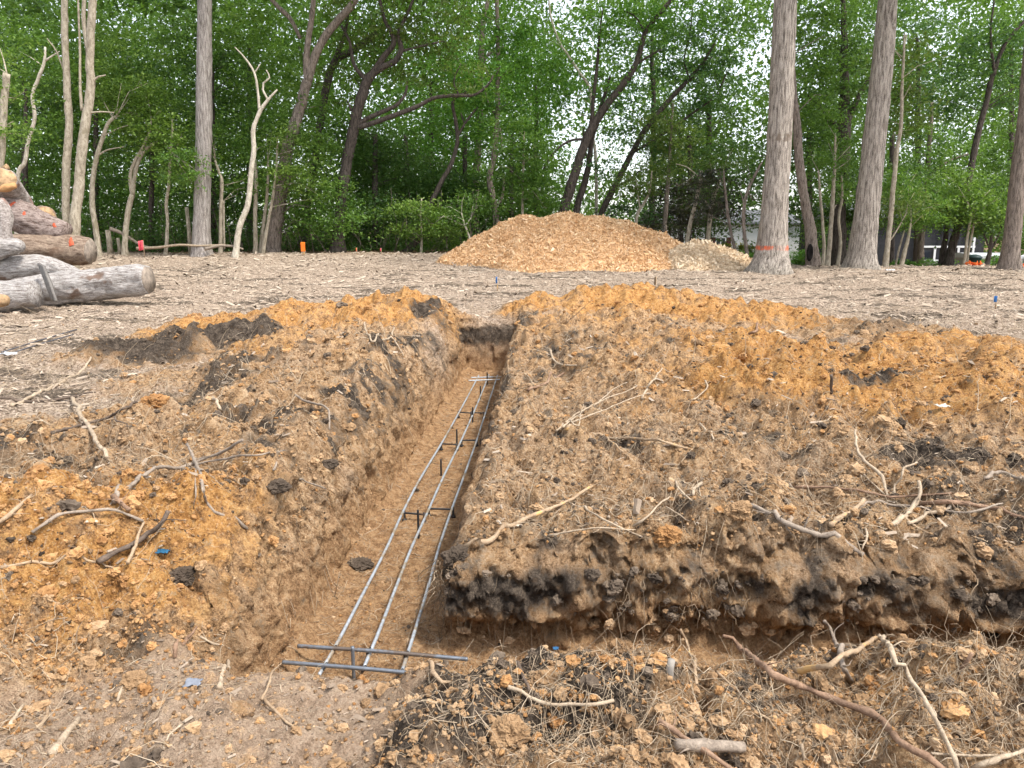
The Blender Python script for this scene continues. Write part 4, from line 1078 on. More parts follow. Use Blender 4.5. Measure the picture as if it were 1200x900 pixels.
# ------------------------------------------------------------------ wood chip piles
def chip_pile(name, label, cx, cy, rx, ry, h, prof, mat, nchips, seed, crest):
    nr, na_ = 150, 300
    r = np.linspace(0, 1, nr)[:, None]; a = (np.arange(na_) / na_ * 2 * np.pi)[None]
    edge = 1 + .10 * np.sin(2 * a + seed) + .05 * np.sin(5 * a + 2 * seed) + .03 * np.sin(9 * a)
    X = cx + r * rx * edge * np.cos(a); Y = cy + r * ry * edge * np.sin(a)
    z = np.interp(r, *prof) * h + 0 * a
    z = z * (1 + .10 * perlin((X - cx) * .7 + seed, (Y - cy) * .7, seed)) + crest(X, Y)
    z = z + (.09 * perlin(X * 1.5, Y * 1.5, seed + 1) + .05 * perlin(X * 4, Y * 4, seed + 2) + .05 * np.abs(perlin(X * 9, Y * 9, seed + 3))) * smooth(1 - r, 0, .15)
    base = ground_z(X.ravel(), Y.ravel(), False).reshape(X.shape)
    Z = base + np.maximum(z, 0) - .05 * (r > .97)
    V = np.stack([X, Y, Z], -1).reshape(-1, 3)
    ii = np.arange(nr * na_).reshape(nr, na_)
    q = np.stack([ii[:-1], np.roll(ii[:-1], -1, 1), np.roll(ii[1:], -1, 1), ii[1:]], -1).reshape(-1, 4)
    tone0 = np.clip(.42 + .20 * perlin(X * 6, Y * 6, seed + 5) - .25 * smooth(perlin(X * 1.2, Y * 2, seed + 6), .3, .8), 0, 1).ravel()
    # loose chips over the whole surface
    g = np.random.default_rng(seed)
    rr = np.sqrt(g.random(nchips)) * .995; aa = g.random(nchips) * 2 * np.pi
    i0 = (rr * (nr - 1)).astype(int).clip(0, nr - 1); j0 = (aa / (2 * np.pi) * na_).astype(int) % na_
    P = V.reshape(nr, na_, 3)[i0, j0] + g.normal(size=(nchips, 3)) * np.array([.03, .03, .01])
    L = .024 + .045 * g.random(nchips) ** 2 + .12 * g.random(nchips) ** 14; W = L * (.25 + .4 * g.random(nchips))
    Rm = rand_rot(nchips); u = Rm[:, 0]; w = Rm[:, 1]; nn = Rm[:, 2]
    hl = u * (L / 2)[:, None]; hw = w * (W / 2)[:, None]; th = nn * (W * .15)[:, None]
    C = P + np.array([0, 0, .015])
    Q = np.stack([C - hl - hw, C + hl - hw * .8, C + hl * .9 + hw, C - hl + hw * .9, C - hl * .9 + th * 2, C + hl * .85 + th * 2], 1)
    b = (np.arange(nchips) * 6)[:, None]
    F4 = np.concatenate([b + np.array([[0, 1, 5, 4]]), b + np.array([[4, 5, 2, 3]]), b + np.array([[0, 3, 2, 1]])])
    F3 = np.concatenate([b + np.array([[0, 4, 3]]), b + np.array([[1, 2, 5]])])
    tone1 = np.clip(tone0.reshape(nr, na_)[i0, j0] * .5 + .34 + .14 * g.normal(size=nchips), 0, 1)
    VV, FF = merge([(V, [q]), (Q.reshape(-1, 3), [F4, F3])])
    o = np_mesh(name, VV, FF, mat, {'tone': ('POINT', np.concatenate([tone0, np.repeat(tone1, 6)]))}, False)
    return tag(o, label, 'wood chip pile')

CHIPO = tone_mat('orange_wood_chips', [(.05, (.24, .115, .045)), (.26, (.47, .265, .120)), (.45, (.63, .395, .205)), (.67, (.75, .53, .32)), (1, (.87, .73, .55))], .85, nscale=25, amt=.25)
CHIPP = tone_mat('pale_wood_chips', [(.05, (.28, .19, .11)), (.3, (.52, .38, .24)), (.55, (.70, .55, .38)), (.8, (.78, .66, .49)), (1, (.84, .75, .60))], .85, nscale=25, amt=.25)
p_ = at(678, 300, 23.0)
def crest1(X, Y):
    return (.18 * np.exp(-((X - p_[0] + 1.9) / .8) ** 2) - .12 * np.exp(-((X - p_[0] + 1.1) / .35) ** 2) + .08 * np.exp(-((X - p_[0] + .5) / .5) ** 2)) * np.exp(-((Y - 23.0) / 2.0) ** 2)
chip_pile('wood_chip_pile', 'great orange brown pile of fresh wood chips before the trees', p_[0], 23.2, 4.5, 3.0, 1.24,
          ([0, .2, .36, .48, .6, .75, .88, .96, 1], [1, .98, .93, .83, .65, .39, .17, .06, 0]), CHIPO, 95000, 5, crest1)
p2_ = at(826, 300, 22.6)
chip_pile('wood_chip_pile', 'small pale pile of wood chips joined to the great pile at its right', p2_[0] - .30, 21.7, 1.6, 1.4, .62,
          ([0, .15, .3, .45, .6, .75, .88, .96, 1], [1, .98, .88, .72, .52, .30, .13, .04, 0]), CHIPP, 18000, 9, lambda X, Y: 0 * X)
# ------------------------------------------------------------------ trees
BARK = dict(
    pale=bark_mat('pale_smooth_bark', (.21, .175, .125), (.46, .40, .31), (.26, .22, .15), .62, sc_=4, groove=.010, stretch=(1, 1, .4)),
    white=bark_mat('white_bare_bark', (.30, .26, .20), (.62, .56, .46), None, sc_=4, groove=.008, stretch=(1, 1, .4)),
    grey=bark_mat('grey_furrowed_bark', (.12, .10, .088), (.44, .395, .36), None, sc_=6, groove=.03, stretch=(1, 1, .14)),
    oak=bark_mat('oak_furrowed_bark', (.085, .068, .055), (.47, .41, .35), (.20, .165, .135), .66, sc_=6, groove=.03, stretch=(1, 1, .12), moss=(.16, .15, .08)),
    band=bark_mat('oak_bark_with_sprayed_band', (.085, .068, .055), (.47, .41, .35), (.17, .13, .10), .66, paint=(1.20, 1.31, (.72, .125, .04)), sc_=6, groove=.03, stretch=(1, 1, .12), moss=(.16, .15, .08)),
    dark=bark_mat('dark_forest_bark', (.026, .021, .018), (.115, .092, .078), None, sc_=6, groove=.02, stretch=(1, 1, .2)),
    brown=bark_mat('brown_forest_bark', (.07, .055, .044), (.29, .235, .195), None, sc_=6, groove=.02, stretch=(1, 1, .2)))

def leaf_mat(name, lo, mid, hi, trans=.35):
    n = N(name)
    c = n.ramp(n.attr('tone'), [(.1, lo), (.5, mid), (.95, hi)])
    b = n.new('ShaderNodeBsdfPrincipled'); n.put(b.inputs['Base Color'], c); b.inputs['Roughness'].default_value = .45; b.inputs['Specular IOR Level'].default_value = .35
    t = n.new('ShaderNodeBsdfTranslucent'); n.put(t.inputs[0], n.mix(.55, c, (.20, .36, .03)))
    mx = n.new('ShaderNodeMixShader'); mx.inputs[0].default_value = trans
    n.t.links.new(b.outputs[0], mx.inputs[1]); n.t.links.new(t.outputs[0], mx.inputs[2]); n.t.links.new(mx.outputs[0], n.out.inputs[0])
    return n.m
LEAF = dict(holly=leaf_mat('dark_green_leaves', (.026, .068, .018), (.068, .140, .034), (.14, .235, .056), .36),
            mid=leaf_mat('mid_green_leaves', (.045, .105, .020), (.105, .205, .038), (.20, .33, .065), .44),
            lime=leaf_mat('yellow_green_leaves', (.060, .120, .022), (.150, .245, .045), (.27, .38, .08), .45),
            bright=leaf_mat('bright_green_leaves', (.050, .135, .026), (.105, .26, .042), (.21, .40, .075), .48),
            blue=leaf_mat('cool_green_leaves', (.026, .075, .030), (.060, .145, .050), (.125, .24, .08), .40),
            olive=leaf_mat('olive_green_leaves', (.055, .085, .022), (.120, .165, .042), (.22, .27, .075), .42),
            maroon=leaf_mat('dark_purple_leaves', (.022, .018, .020), (.045, .038, .036), (.10, .08, .065), .2))

def leaves_from(C, T, leaf, g, flat=.55):
    """C centres (n,3), T tones -> folded leaf blades lying roughly level"""
    n = len(C)
    a = g.random(n) * 2 * np.pi
    tilt = g.normal(size=n) * flat - .15
    u = np.stack([np.cos(a) * np.cos(tilt), np.sin(a) * np.cos(tilt), np.sin(tilt)], -1)
    w = np.cross(np.array([0, 0, 1.]), u); w /= np.linalg.norm(w, axis=1, keepdims=True) + 1e-9
    nn = np.cross(u, w); roll = g.normal(size=n) * flat
    w2 = w * np.cos(roll)[:, None] + nn * np.sin(roll)[:, None]; n2 = np.cross(u, w2)
    L = leaf * (.65 + .7 * g.random(n)); W = L * (.40 + .25 * g.random(n))
    h = L[:, None] * u; k = W[:, None] / 2 * w2; dr = (L * .10)[:, None] * n2
    V = np.stack([C - h * .5, C + k + dr - h * .05, C + h * .5, C - k + dr - h * .05], 1)
    F = np.arange(n * 4).reshape(n, 4)
    F = np.concatenate([F[:, [0, 1, 2]], F[:, [0, 2, 3]]])
    return V.reshape(-1, 3), F, np.repeat(T, 4)

def sprays(cent, R, ns, g, m, srad, hollow=.35):
    """leaf sprays inside an ellipsoid"""
    d = g.normal(size=(ns, 3)); d /= np.linalg.norm(d, axis=1, keepdims=True)
    r = (hollow + (1 - hollow) * g.random(ns)) ** .6
    S = cent + d * r[:, None] * R
    sr = srad * (.55 + .9 * g.random(ns))
    ax = g.normal(size=(ns, 3)) * np.array([1, 1, .25]); ax /= np.linalg.norm(ax, axis=1, keepdims=True)
    q = g.normal(size=(ns, m, 3)) * np.array([.42, .42, .13]) * sr[:, None, None]
    q = q + ax[:, None] * (g.random((ns, m, 1)) - .5) * sr[:, None, None] * 1.5
    q[:, :, 2] -= .25 * (q[:, :, 0] ** 2 + q[:, :, 1] ** 2) / sr[:, None]
    C = (S[:, None] + q).reshape(-1, 3)
    tone = np.clip(.45 + .16 * g.normal(size=(ns, 1)) + .17 * g.normal(size=(ns, m)), 0, 1).ravel()
    return S, C, tone

TREES = []
def trunk_mesh(paths, Y, base_xy, g, flare=0.0, fine=False, dy=0.0):
    """paths: [[(px,py,wpx[,dY]),...], ...]; the first one is the stem and grows out of the ground"""
    parts = []; skeleton = []
    for i, pa in enumerate(paths):
        W = []
        for q in pa:
            yy = Y + (q[3] if len(q) > 3 else 0)
            W.append(np.append(at(q[0], q[1], yy), q[2] / 2 * mpp(yy) * (.92 if fine else .80)))
        W = np.array(W)
        if i == 0:
            zb = base_xy[2]
            lift_ = zb - W[0, 2]
            W[0, 2] = zb - .12
        S = spline(W, .10 if not fine else .06)
        m = 32 if fine else (14 if S[:, 3].max() > .08 else 9)
        k = np.arange(len(S))
        sway = np.cumsum(g.normal(size=(len(S), 3)) * np.array([1, 1, 0]), 0); sway -= np.linspace(0, 1, len(S))[:, None] * sway[-1]
        S[:, :3] += sway * .010 * min(1, S[:, 3].mean() * 6) * (0 if fine else 1)
        rad = S[:, 3] * (1 + (.0 if fine else .04) * g.normal(size=len(S)).clip(-1, 2))
        if i == 0 and flare:
            rad = rad * (1 + flare * np.exp(-np.maximum(0, S[:, 2] - zb) / .28))
        V, F = tubes(S[None, :, :3], rad[None], m, caps=True)
        if fine or m == 14:
            C = np.repeat(S[:, :3], m, 0); D = V - C
            ang = np.tile(np.arange(m) / m * 2 * np.pi, len(S)); zz = C[:, 2]
            if fine:
                rid = np.abs(vnoise3(np.cos(ang) * 5.5, np.sin(ang) * 5.5, zz * 2.2, 9)) * .10 + .05 * vnoise3(np.cos(ang) * 1.6, np.sin(ang) * 1.6, zz * .8, 10)
                but = (.16 * np.maximum(0, np.cos(ang * 5 + .7)) + .10 * np.cos(ang * 3 + 2)) * np.exp(-np.maximum(0, zz - base_xy[2]) / .35)
                V = C + D * (1 + rid + but)[:, None]
            else:
                V = C + D * (1 + .10 * vnoise3(np.cos(ang) * 2, np.sin(ang) * 2, zz * 1.2, 10))[:, None]
        parts.append((V, F)); skeleton.append(S)
    return parts, np.concatenate(skeleton)

def tree(label, Y, bark, paths, blobs=(), leaf='mid', lsize=.11, name='tree', group=None, flare=.3, fine=False, seed=0, m=46, srad=.55, high=None, cat='tree', hole=None):
    """blobs: (px, py, rx, ry, number of sprays[, dY]) in pixels at the tree's distance; high: (z0, z1, radius, sprays) the crown above the picture"""
    g = np.random.default_rng(1000 + seed + len(TREES) * 7)
    p0 = paths[0][0]
    b = at(p0[0], p0[1], Y); b = np.array([b[0], Y, gz(b[0], Y)])
    root = empty(name, b)
    parts, sk = trunk_mesh(paths, Y, b, g, flare, fine)
    Cs = []; Ts = []; twigs = []
    allb = []
    for q in blobs:
        yy = Y + (q[5] if len(q) > 5 else 0)
        s = mpp(yy)
        allb.append((at(q[0], q[1], yy), np.array([q[2] * s, max(.7, .5 * (q[2] + q[3]) * s * .75), q[3] * s]), q[4], m, srad, lsize))
    if high:
        top = sk[np.argmax(sk[:, 2])]
        z0, z1, rr, nsp = high
        allb.append((np.array([top[0], top[1], (z0 + z1) / 2]), np.array([rr, rr, (z1 - z0) / 2]), nsp, 26, .8, .26))
    for cent, Rr, ns, m_, sr_, ls_ in allb:
        S, C, T = sprays(cent, Rr, ns, g, m_, sr_)
        V, F, tt = leaves_from(C, T, ls_, g)
        Cs.append((V, F)); Ts.append(tt)
        for s in S[g.permutation(len(S))[:max(3, min(len(S) // 7, 14))]]:      # twigs out to the sprays
            below = sk[sk[:, 2] < s[2] + .3]
            if not len(below): below = sk
            if np.linalg.norm(below[:, :3] - s, axis=1).min() > 1.7: continue
            k = below[np.argmin(np.linalg.norm(below[:, :3] - s, axis=1) + .4 * np.abs(below[:, 2] - s[2] + .6))]
            mid_ = (k[:3] * .5 + s * .5) + np.array([0, 0, .12 * np.linalg.norm(s - k[:3])]) + g.normal(size=3) * .12
            P = spline(np.array([k[:3], mid_, s]), .5)
            P = P[np.linspace(0, len(P) - 1, 6).round().astype(int)]
            r0 = min(k[3] * .4, .007 + .007 * np.linalg.norm(s - k[:3]))
            twigs.append((P, np.linspace(r0, .004, 6)))
    if twigs:
        V, F = tubes(np.array([t[0] for t in twigs]), np.array([t[1] for t in twigs]), 5)
        parts.append((V, F))
    V, F = merge(parts)
    tr = child(np_mesh('trunk', V, F, BARK[bark]), root)
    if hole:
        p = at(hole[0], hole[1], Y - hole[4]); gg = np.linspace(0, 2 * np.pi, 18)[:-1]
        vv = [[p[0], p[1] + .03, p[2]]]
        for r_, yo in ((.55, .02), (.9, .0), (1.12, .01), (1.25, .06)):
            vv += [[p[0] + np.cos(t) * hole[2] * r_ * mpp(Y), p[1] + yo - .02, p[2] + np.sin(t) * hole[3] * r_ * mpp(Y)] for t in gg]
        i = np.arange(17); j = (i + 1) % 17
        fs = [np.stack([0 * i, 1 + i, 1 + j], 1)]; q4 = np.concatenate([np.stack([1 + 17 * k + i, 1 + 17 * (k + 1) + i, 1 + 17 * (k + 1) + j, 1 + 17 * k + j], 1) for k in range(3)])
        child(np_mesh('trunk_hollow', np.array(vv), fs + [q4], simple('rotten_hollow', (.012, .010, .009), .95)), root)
    if Cs:
        V, F = merge(Cs)
        child(np_mesh('crown', V, F, LEAF[leaf], {'tone': ('POINT', np.concatenate(Ts))}, False), root)
    TREES.append(root)
    return tag(root, label, cat, group or 'trees of the wood edge')

# --- the big trunks
tree('nearest thick oak trunk with an orange sprayed band', 20.0, 'band',
     [[(903, 321, 40), (904, 305, 38), (905, 290, 35), (906, 270, 33), (909, 227, 30), (914, 151, 27.5), (917, 80, 26.5), (920, 0, 25), (923, -70, 24), (925, -150, 21), (926, -260, 14)],
      [(923, -60, 12), (960, -120, 9, .6), (1010, -170, 6, 1)], [(924, -80, 12), (880, -150, 9, -.6), (830, -200, 5, -1)]],
     [], 'mid', fine=True, flare=.36, high=(10.0, 15.5, 4.2, 130))
tree('second thick oak, leaning right, with a sawn limb stub near the top', 21.5, 'oak',
     [[(1009, 316, 34), (1010, 300, 31), (1013, 270, 29), (1018, 227, 27), (1026, 151, 25), (1034, 75, 23), (1040, 0, 20.5), (1045, -70, 19), (1048, -170, 16), (1050, -260, 11)],
      [(1036, 42, 9), (1041, 35, 8, -.1), (1049, 30, 7, -.2)], [(1046, -90, 9), (1090, -150, 7, .6), (1140, -190, 4, 1)]],
     [], 'mid', fine=True, flare=.28, high=(10.5, 16, 4.2, 130))
tree('straight tall grey trunk standing alone left of centre at the wood edge', 24.3, 'grey',
     [[(236, 293, 22), (236, 280, 21), (237, 240, 19), (238, 200, 18), (239, 130, 17.5), (239.5, 60, 16.5), (240, 0, 15.5), (241, -80, 14), (242, -200, 9)],
      [(241, -40, 6), (270, -80, 5, .4), (310, -100, 3, .7)]],
     [(215, 195, 28, 22, 16, -.6)], 'mid', fine=True, flare=.25, high=(9.6, 15, 3.6, 110))
tree('brown trunk cut by the right edge of the picture', 21.0, 'brown',
     [[(1183, 322, 21), (1184, 300, 19), (1188, 260, 18), (1194, 200, 17), (1200, 150, 16), (1207, 70, 15), (1212, 0, 14), (1218, -120, 11), (1220, -220, 7)]],
     [], 'mid', fine=True, flare=.35, high=(9.5, 14, 3.2, 90))

# --- left side, saplings and forest trees
tree('pale snapped trunk at the far left edge behind the logs', 19.6, 'pale', [[(-3, 275, 13), (0, 220, 11), (3, 170, 10), (5, 120, 9.5), (8, 86, 9)]],
     [(8, 155, 20, 14, 10, .2), (12, 110, 16, 10, 6, .3), (-5, 60, 30, 25, 14, .6)], 'lime', .10)
tree('thin white crooked stem rising behind the log pile', 22.5, 'white', [[(14, 262, 7), (20, 212, 6), (29, 190, 5.5), (33, 165, 5), (41, 138, 5), (38, 112, 4.5), (45, 92, 4.5), (52, 73, 4), (53, 55, 2.5)],
      [(52, 72, 3), (62, 65, 2), (70, 60, 1)], [(41, 136, 2), (38, 125, 1.5)]], [(30, 60, 60, 40, 40, 1.5), (20, 140, 60, 45, 45, 1.8)], 'mid')
tree('left stem of the pale tall pair right of the log pile', 20.6, 'pale', [[(77, 300, 11), (77, 250, 10), (78, 205, 10), (81, 165, 10), (82, 140, 10), (79, 100, 9.5), (77, 50, 9), (75, 0, 8.5), (73, -90, 6)], [(78, 90, 3), (66, 60, 2), (55, 45, 1.2)]],
     [(60, -70, 60, 35, 16)], 'mid', flare=.15)
tree('right stem of the pale tall pair, thickest of the two', 20.3, 'pale', [[(84, 302, 14), (88, 250, 13.5), (91, 215, 13.5), (97, 150, 12.5), (103, 100, 11.5), (102, 70, 11), (105, 20, 10.5), (107, -30, 9.5), (110, -110, 7)],
      [(96, 130, 4), (94, 100, 3.6), (94, 60, 3.2), (92, 20, 2.8), (91, -20, 2)], [(104, 100, 4), (115, 90, 2.5), (124, 88, 1.4)], [(98, 133, 3), (118, 131, 2), (134, 132, 1)], [(103, 60, 6), (98, 20, 6), (101, -20, 5)]],
     [(120, -80, 60, 30, 14)], 'mid', flare=.15)
tree('small pale sapling bent right at its cut top', 24.0, 'pale', [[(115, 293, 8), (113, 268, 7.5), (109, 240, 7), (110, 210, 6.5), (114, 185, 6), (122, 158, 5.5), (129, 142, 5), (136, 137, 4)], [(114, 183, 2.5), (125, 176, 2), (145, 172, 1.2)], [(120, 160, 2), (140, 150, 1.6), (150, 147, 1)]],
     [(150, 110, 42, 26, 46, .6), (110, 95, 40, 30, 36, 1.0), (150, 60, 50, 35, 40, 1.5)], 'lime', .10)
tree('pale sapling forking low into two bent stems', 24.4, 'pale', [[(145, 294, 8), (148, 265, 7.5), (152, 240, 7.5), (155, 228, 7)], [(155, 230, 6), (153, 205, 5), (160, 185, 4.5), (168, 172, 4.5), (176, 152, 3), (177, 136, 2)], [(155, 230, 6), (158, 205, 5.5), (162, 190, 5), (170, 175, 4.5), (182, 167, 4), (193, 161, 2.5)], [(190, 163, 2), (205, 185, 1.4), (225, 214, 1.2)]],
     [(185, 150, 45, 24, 48, .2), (165, 120, 45, 28, 44, .6)], 'lime', .10)
tree('thin wavy sapling between the forked sapling and the straight grey trunk', 24.4, 'pale', [[(193, 296, 5), (197, 262, 4.5), (195, 240, 4.5), (198, 215, 4.2), (199, 190, 4), (201, 165, 3.2), (202, 140, 2)], [(200, 180, 2), (215, 190, 1.5), (235, 225, 1.2)]],
     [(205, 175, 34, 24, 34, .2), (215, 205, 28, 14, 16, -.2)], 'lime', .10)
tree('pair of thin pale stems just right of the straight grey trunk', 25.0, 'pale', [[(258, 293, 5.5), (259, 255, 5), (260, 215, 5), (257, 203, 4), (252, 188, 3)], [(263, 292, 3, .1), (262, 262, 3, .1), (262, 235, 2.5, .1)]],
     [(265, 170, 30, 26, 30, .6), (285, 215, 25, 18, 14, .6)], 'mid', .10)
tree('white leaning sapling with a bare forked top', 23.8, 'white', [[(274, 292, 8.5), (281, 265, 8), (290, 240, 7.5), (294, 210, 7), (298, 175, 6.5), (297, 155, 6), (302, 138, 5.5), (309, 124, 5), (316, 115, 3.5), (325, 105, 2)],
      [(304, 130, 4), (302, 105, 3.2), (298, 85, 3), (287, 68, 2.2), (275, 55, 1.2)], [(314, 117, 3), (308, 105, 2.6), (309, 97, 2.4), (316, 91, 2), (312, 82, 1.4)], [(298, 86, 2), (305, 75, 1.2)], [(296, 212, 2.5), (290, 205, 1.5)]], [], 'mid')
tree('straight pale pole standing behind the white leaning sapling', 25.6, 'pale', [[(299, 296, 6), (299, 260, 5.8), (300, 215, 5.5), (298, 180, 4)]], [(300, 160, 25, 25, 24, .5), (320, 120, 28, 28, 26, .8)], 'mid', .10)
tree('thin pale stem leaning beside the dark forked trunk', 25.2, 'pale', [[(307, 296, 5), (315, 255, 4.5), (321, 222, 4.2), (324, 190, 3.5), (325, 160, 2)], [(321, 218, 2), (345, 214, 1)]], [(345, 170, 30, 28, 34, .2), (335, 205, 22, 16, 16, 0), (362, 215, 24, 30, 30, .2)], 'lime', .10)
tree('mottled thin stem just left of the dark forked trunk', 25.9, 'pale', [[(304, 296, 5), (309, 260, 5), (313, 225, 4.5), (314, 190, 3)]], [(330, 150, 28, 28, 26, .8)], 'mid', .10)
tree('dark thick trunk forking high into two grey limbs', 26.0, 'brown', [[(318, 297, 21), (322, 260, 19), (328, 220, 18), (334, 180, 17), (345, 145, 16), (355, 115, 14), (360, 95, 13)], [(360, 97, 10), (359, 70, 9), (362, 40, 8), (367, 10, 7), (370, -40, 5)],
      [(361, 95, 12), (368, 70, 11), (382, 42, 11), (400, 20, 10), (416, 0, 9), (440, -50, 6)], [(352, 45, 5, .2), (340, 22, 6, .2), (326, 8, 6, .2), (300, -20, 4, .2)]],
     [(385, 245, 36, 40, 60, -.3), (340, 245, 28, 30, 26, .6), (370, 150, 32, 40, 40, .5), (330, 60, 50, 40, 40, 1)], 'mid', flare=.3, high=(9.2, 14, 3.6, 90))
tree('big dark oak with long arms reaching right at the centre left', 26.5, 'dark', [[(395, 302, 19), (398, 270, 16), (402, 225, 15), (408, 185, 15), (415, 150, 15), (425, 112, 14), (433, 92, 12), (447, 80, 9), (462, 72, 8), (470, 58, 7), (466, 38, 5), (478, 12, 4), (490, -15, 3)],
      [(433, 92, 10), (450, 66, 8), (462, 48, 7), (450, 20, 5), (442, -20, 4)], [(416, 147, 7), (432, 138, 6.5), (450, 130, 6), (465, 123, 5), (474, 112, 4), (477, 100, 3)],
      [(417, 150, 8), (440, 143, 7), (470, 132, 6.5), (490, 124, 6), (508, 115, 5), (530, 112, 5), (556, 111, 4), (572, 99, 3), (578, 88, 2)], [(430, 95, 7), (415, 76, 5), (410, 50, 4), (400, 30, 3)], [(470, 60, 4), (490, 55, 3), (520, 48, 2)], [(412, 130, 4), (407, 118, 2)], [(538, 112, 3), (532, 95, 2), (540, 75, 1.5)]],
     [(480, 60, 55, 40, 44, .5), (430, 20, 60, 35, 44, .5), (520, 35, 45, 30, 30, .5), (540, 90, 35, 18, 14, .3), (400, 100, 30, 30, 16, .8)], 'olive', flare=.5, high=(9.0, 14.5, 4.6, 120))
tree('second dark trunk leaning right behind the big dark oak', 30.0, 'dark', [[(352, 296, 12), (365, 220, 11), (378, 140, 10.5), (392, 75, 10), (412, 60, 9), (430, 48, 8), (442, 38, 6)], [(390, 80, 8), (396, 60, 7), (404, 40, 5), (408, 10, 4)]], [(400, 180, 45, 55, 60), (420, 40, 50, 40, 40)], 'mid', .12, high=(10.5, 15, 3.6, 70))
tree('crooked dark stem bowing right between oak and chip pile', 28.0, 'dark', [[(474, 302, 9), (482, 288, 8), (493, 266, 7), (505, 238, 7), (518, 212, 6.5), (529, 192, 6), (537, 165, 5.5), (535, 140, 5), (531, 120, 4.5), (538, 112, 4), (550, 108, 3)],
      [(536, 160, 4), (545, 145, 3.5), (555, 131, 3), (560, 126, 2)], [(545, 147, 2.5), (540, 132, 2)]], [(560, 95, 34, 26, 26), (520, 160, 30, 30, 22, 1.0)], 'bright', .12)
tree('straight grey trunk far back in the middle of the wood', 38.0, 'brown', [[(556, 296, 12), (558, 230, 11), (560, 170, 10), (562, 110, 9), (565, 50, 8), (570, 10, 6), (580, -40, 4)], [(564, 75, 5), (575, 62, 4), (590, 55, 3)]], [(560, 60, 60, 45, 60), (530, 150, 50, 50, 60), (590, 120, 45, 50, 50)], 'bright', .15, high=(13.5, 19, 4.5, 70))
tree('grey stem with a low side stem left of the chip pile', 29.0, 'brown', [[(585, 290, 10), (583, 262, 9), (578, 230, 8.5), (575, 207, 8), (581, 180, 7.5), (583, 130, 6.5), (584, 60, 5.5), (583, 0, 5), (583, -60, 4)], [(585, 240, 5), (590, 222, 4), (590, 205, 3)], [(584, 140, 3), (572, 120, 2.5), (568, 105, 2)], [(586, 150, 3), (588, 175, 2.5), (580, 185, 1.5)]],
     [(600, 60, 45, 35, 40), (590, 25, 45, 30, 30), (560, 140, 28, 35, 24), (610, 130, 26, 30, 20, .5)], 'bright', .12, high=(10.5, 15, 3.4, 80))
tree('thin pale sapling standing left of the leaning dark trunks', 27.0, 'pale', [[(612, 290, 4.5), (612, 255, 4), (612, 220, 3.6), (613, 190, 3), (614, 160, 2)], [(613, 215, 1.6), (625, 225, 1.2), (640, 245, 1)]], [(615, 190, 42, 30, 60), (625, 225, 36, 20, 40), (610, 155, 34, 24, 34)], 'mid', .11)
tree('thin pale sapling with feathery low boughs left of the chip pile', 26.2, 'pale', [[(493, 300, 3.5), (494, 275, 3), (493, 250, 2.6), (494, 232, 1.6)], [(494, 262, 1.5), (515, 262, 1)]], [(492, 245, 40, 10, 30), (490, 268, 42, 9, 28), (520, 262, 30, 10, 18)], 'lime', .10, srad=.45)
tree('dark leaning stump of a stem low behind the feathery sapling', 27.0, 'dark', [[(474, 304, 11), (482, 290, 9), (492, 280, 7), (500, 268, 5)]], [(520, 280, 30, 14, 20, .4)], 'mid', .10)
tree('thin white forked stem beside the left foot of the chip pile', 25.8, 'white', [[(556, 290, 3.5), (549, 275, 3), (544, 262, 2.6), (541, 250, 1.8)], [(545, 265, 1.6), (552, 255, 1)]], [(525, 255, 30, 12, 18, .4), (550, 240, 26, 14, 16, .6)], 'mid', .10)

# --- dark leaning stems behind the pile
tree('main dark trunk leaning right behind the chip pile', 28.5, 'dark', [[(655, 285, 17), (661, 248, 15), (668, 225, 14), (678, 195, 13), (686, 168, 12.5), (696, 148, 11), (712, 124, 10), (730, 100, 9), (745, 76, 8), (752, 55, 7), (758, 35, 6), (785, 0, 5), (805, -30, 4)],
      [(687, 167, 7), (693, 145, 6), (696, 115, 5), (700, 80, 4.5), (703, 40, 3), (707, 10, 2)], [(684, 163, 4), (668, 165, 3.5), (652, 176, 3), (640, 193, 2.6), (633, 210, 2)], [(745, 76, 4), (760, 66, 3), (775, 58, 2)], [(757, 40, 3), (745, 20, 2), (730, 12, 1.5)]],
     [(745, 30, 45, 30, 34), (700, 90, 40, 28, 12), (790, 15, 45, 25, 24), (715, 30, 40, 25, 20)], 'bright', .12, flare=.5, high=(10.5, 15, 4, 70))
tree('second dark stem leaning beside the main one behind the pile', 29.0, 'dark', [[(668, 285, 11), (676, 245, 10), (684, 220, 9), (691, 190, 8), (694, 165, 7), (700, 145, 6), (706, 120, 5), (715, 90, 3)], [(690, 190, 4), (684, 170, 3), (684, 150, 2)]], [(720, 130, 34, 28, 12), (705, 185, 26, 22, 12)], 'blue', .12)
tree('long dark limb tree slanting far to the right behind the pile', 30.0, 'dark', [[(690, 290, 10), (706, 250, 9), (722, 218, 8.5), (738, 185, 8), (752, 160, 7.5), (764, 143, 7), (785, 118, 6.5), (806, 95, 5.5), (825, 72, 4.5), (838, 50, 3)],
      [(740, 180, 4), (765, 165, 3.5), (790, 148, 3.5), (815, 130, 3), (838, 112, 2.5), (852, 85, 2)], [(806, 96, 3.5), (818, 86, 3), (835, 66, 2)], [(808, 94, 3), (802, 70, 2.6), (808, 40, 2), (812, 10, 1.6)], [(722, 218, 4), (735, 212, 3), (750, 200, 2)]],
     [(800, 60, 45, 35, 36), (840, 100, 38, 35, 36), (770, 190, 40, 28, 22), (740, 250, 36, 20, 22), (850, 45, 40, 40, 34)], 'blue', .12, high=(11, 15, 3.6, 50))
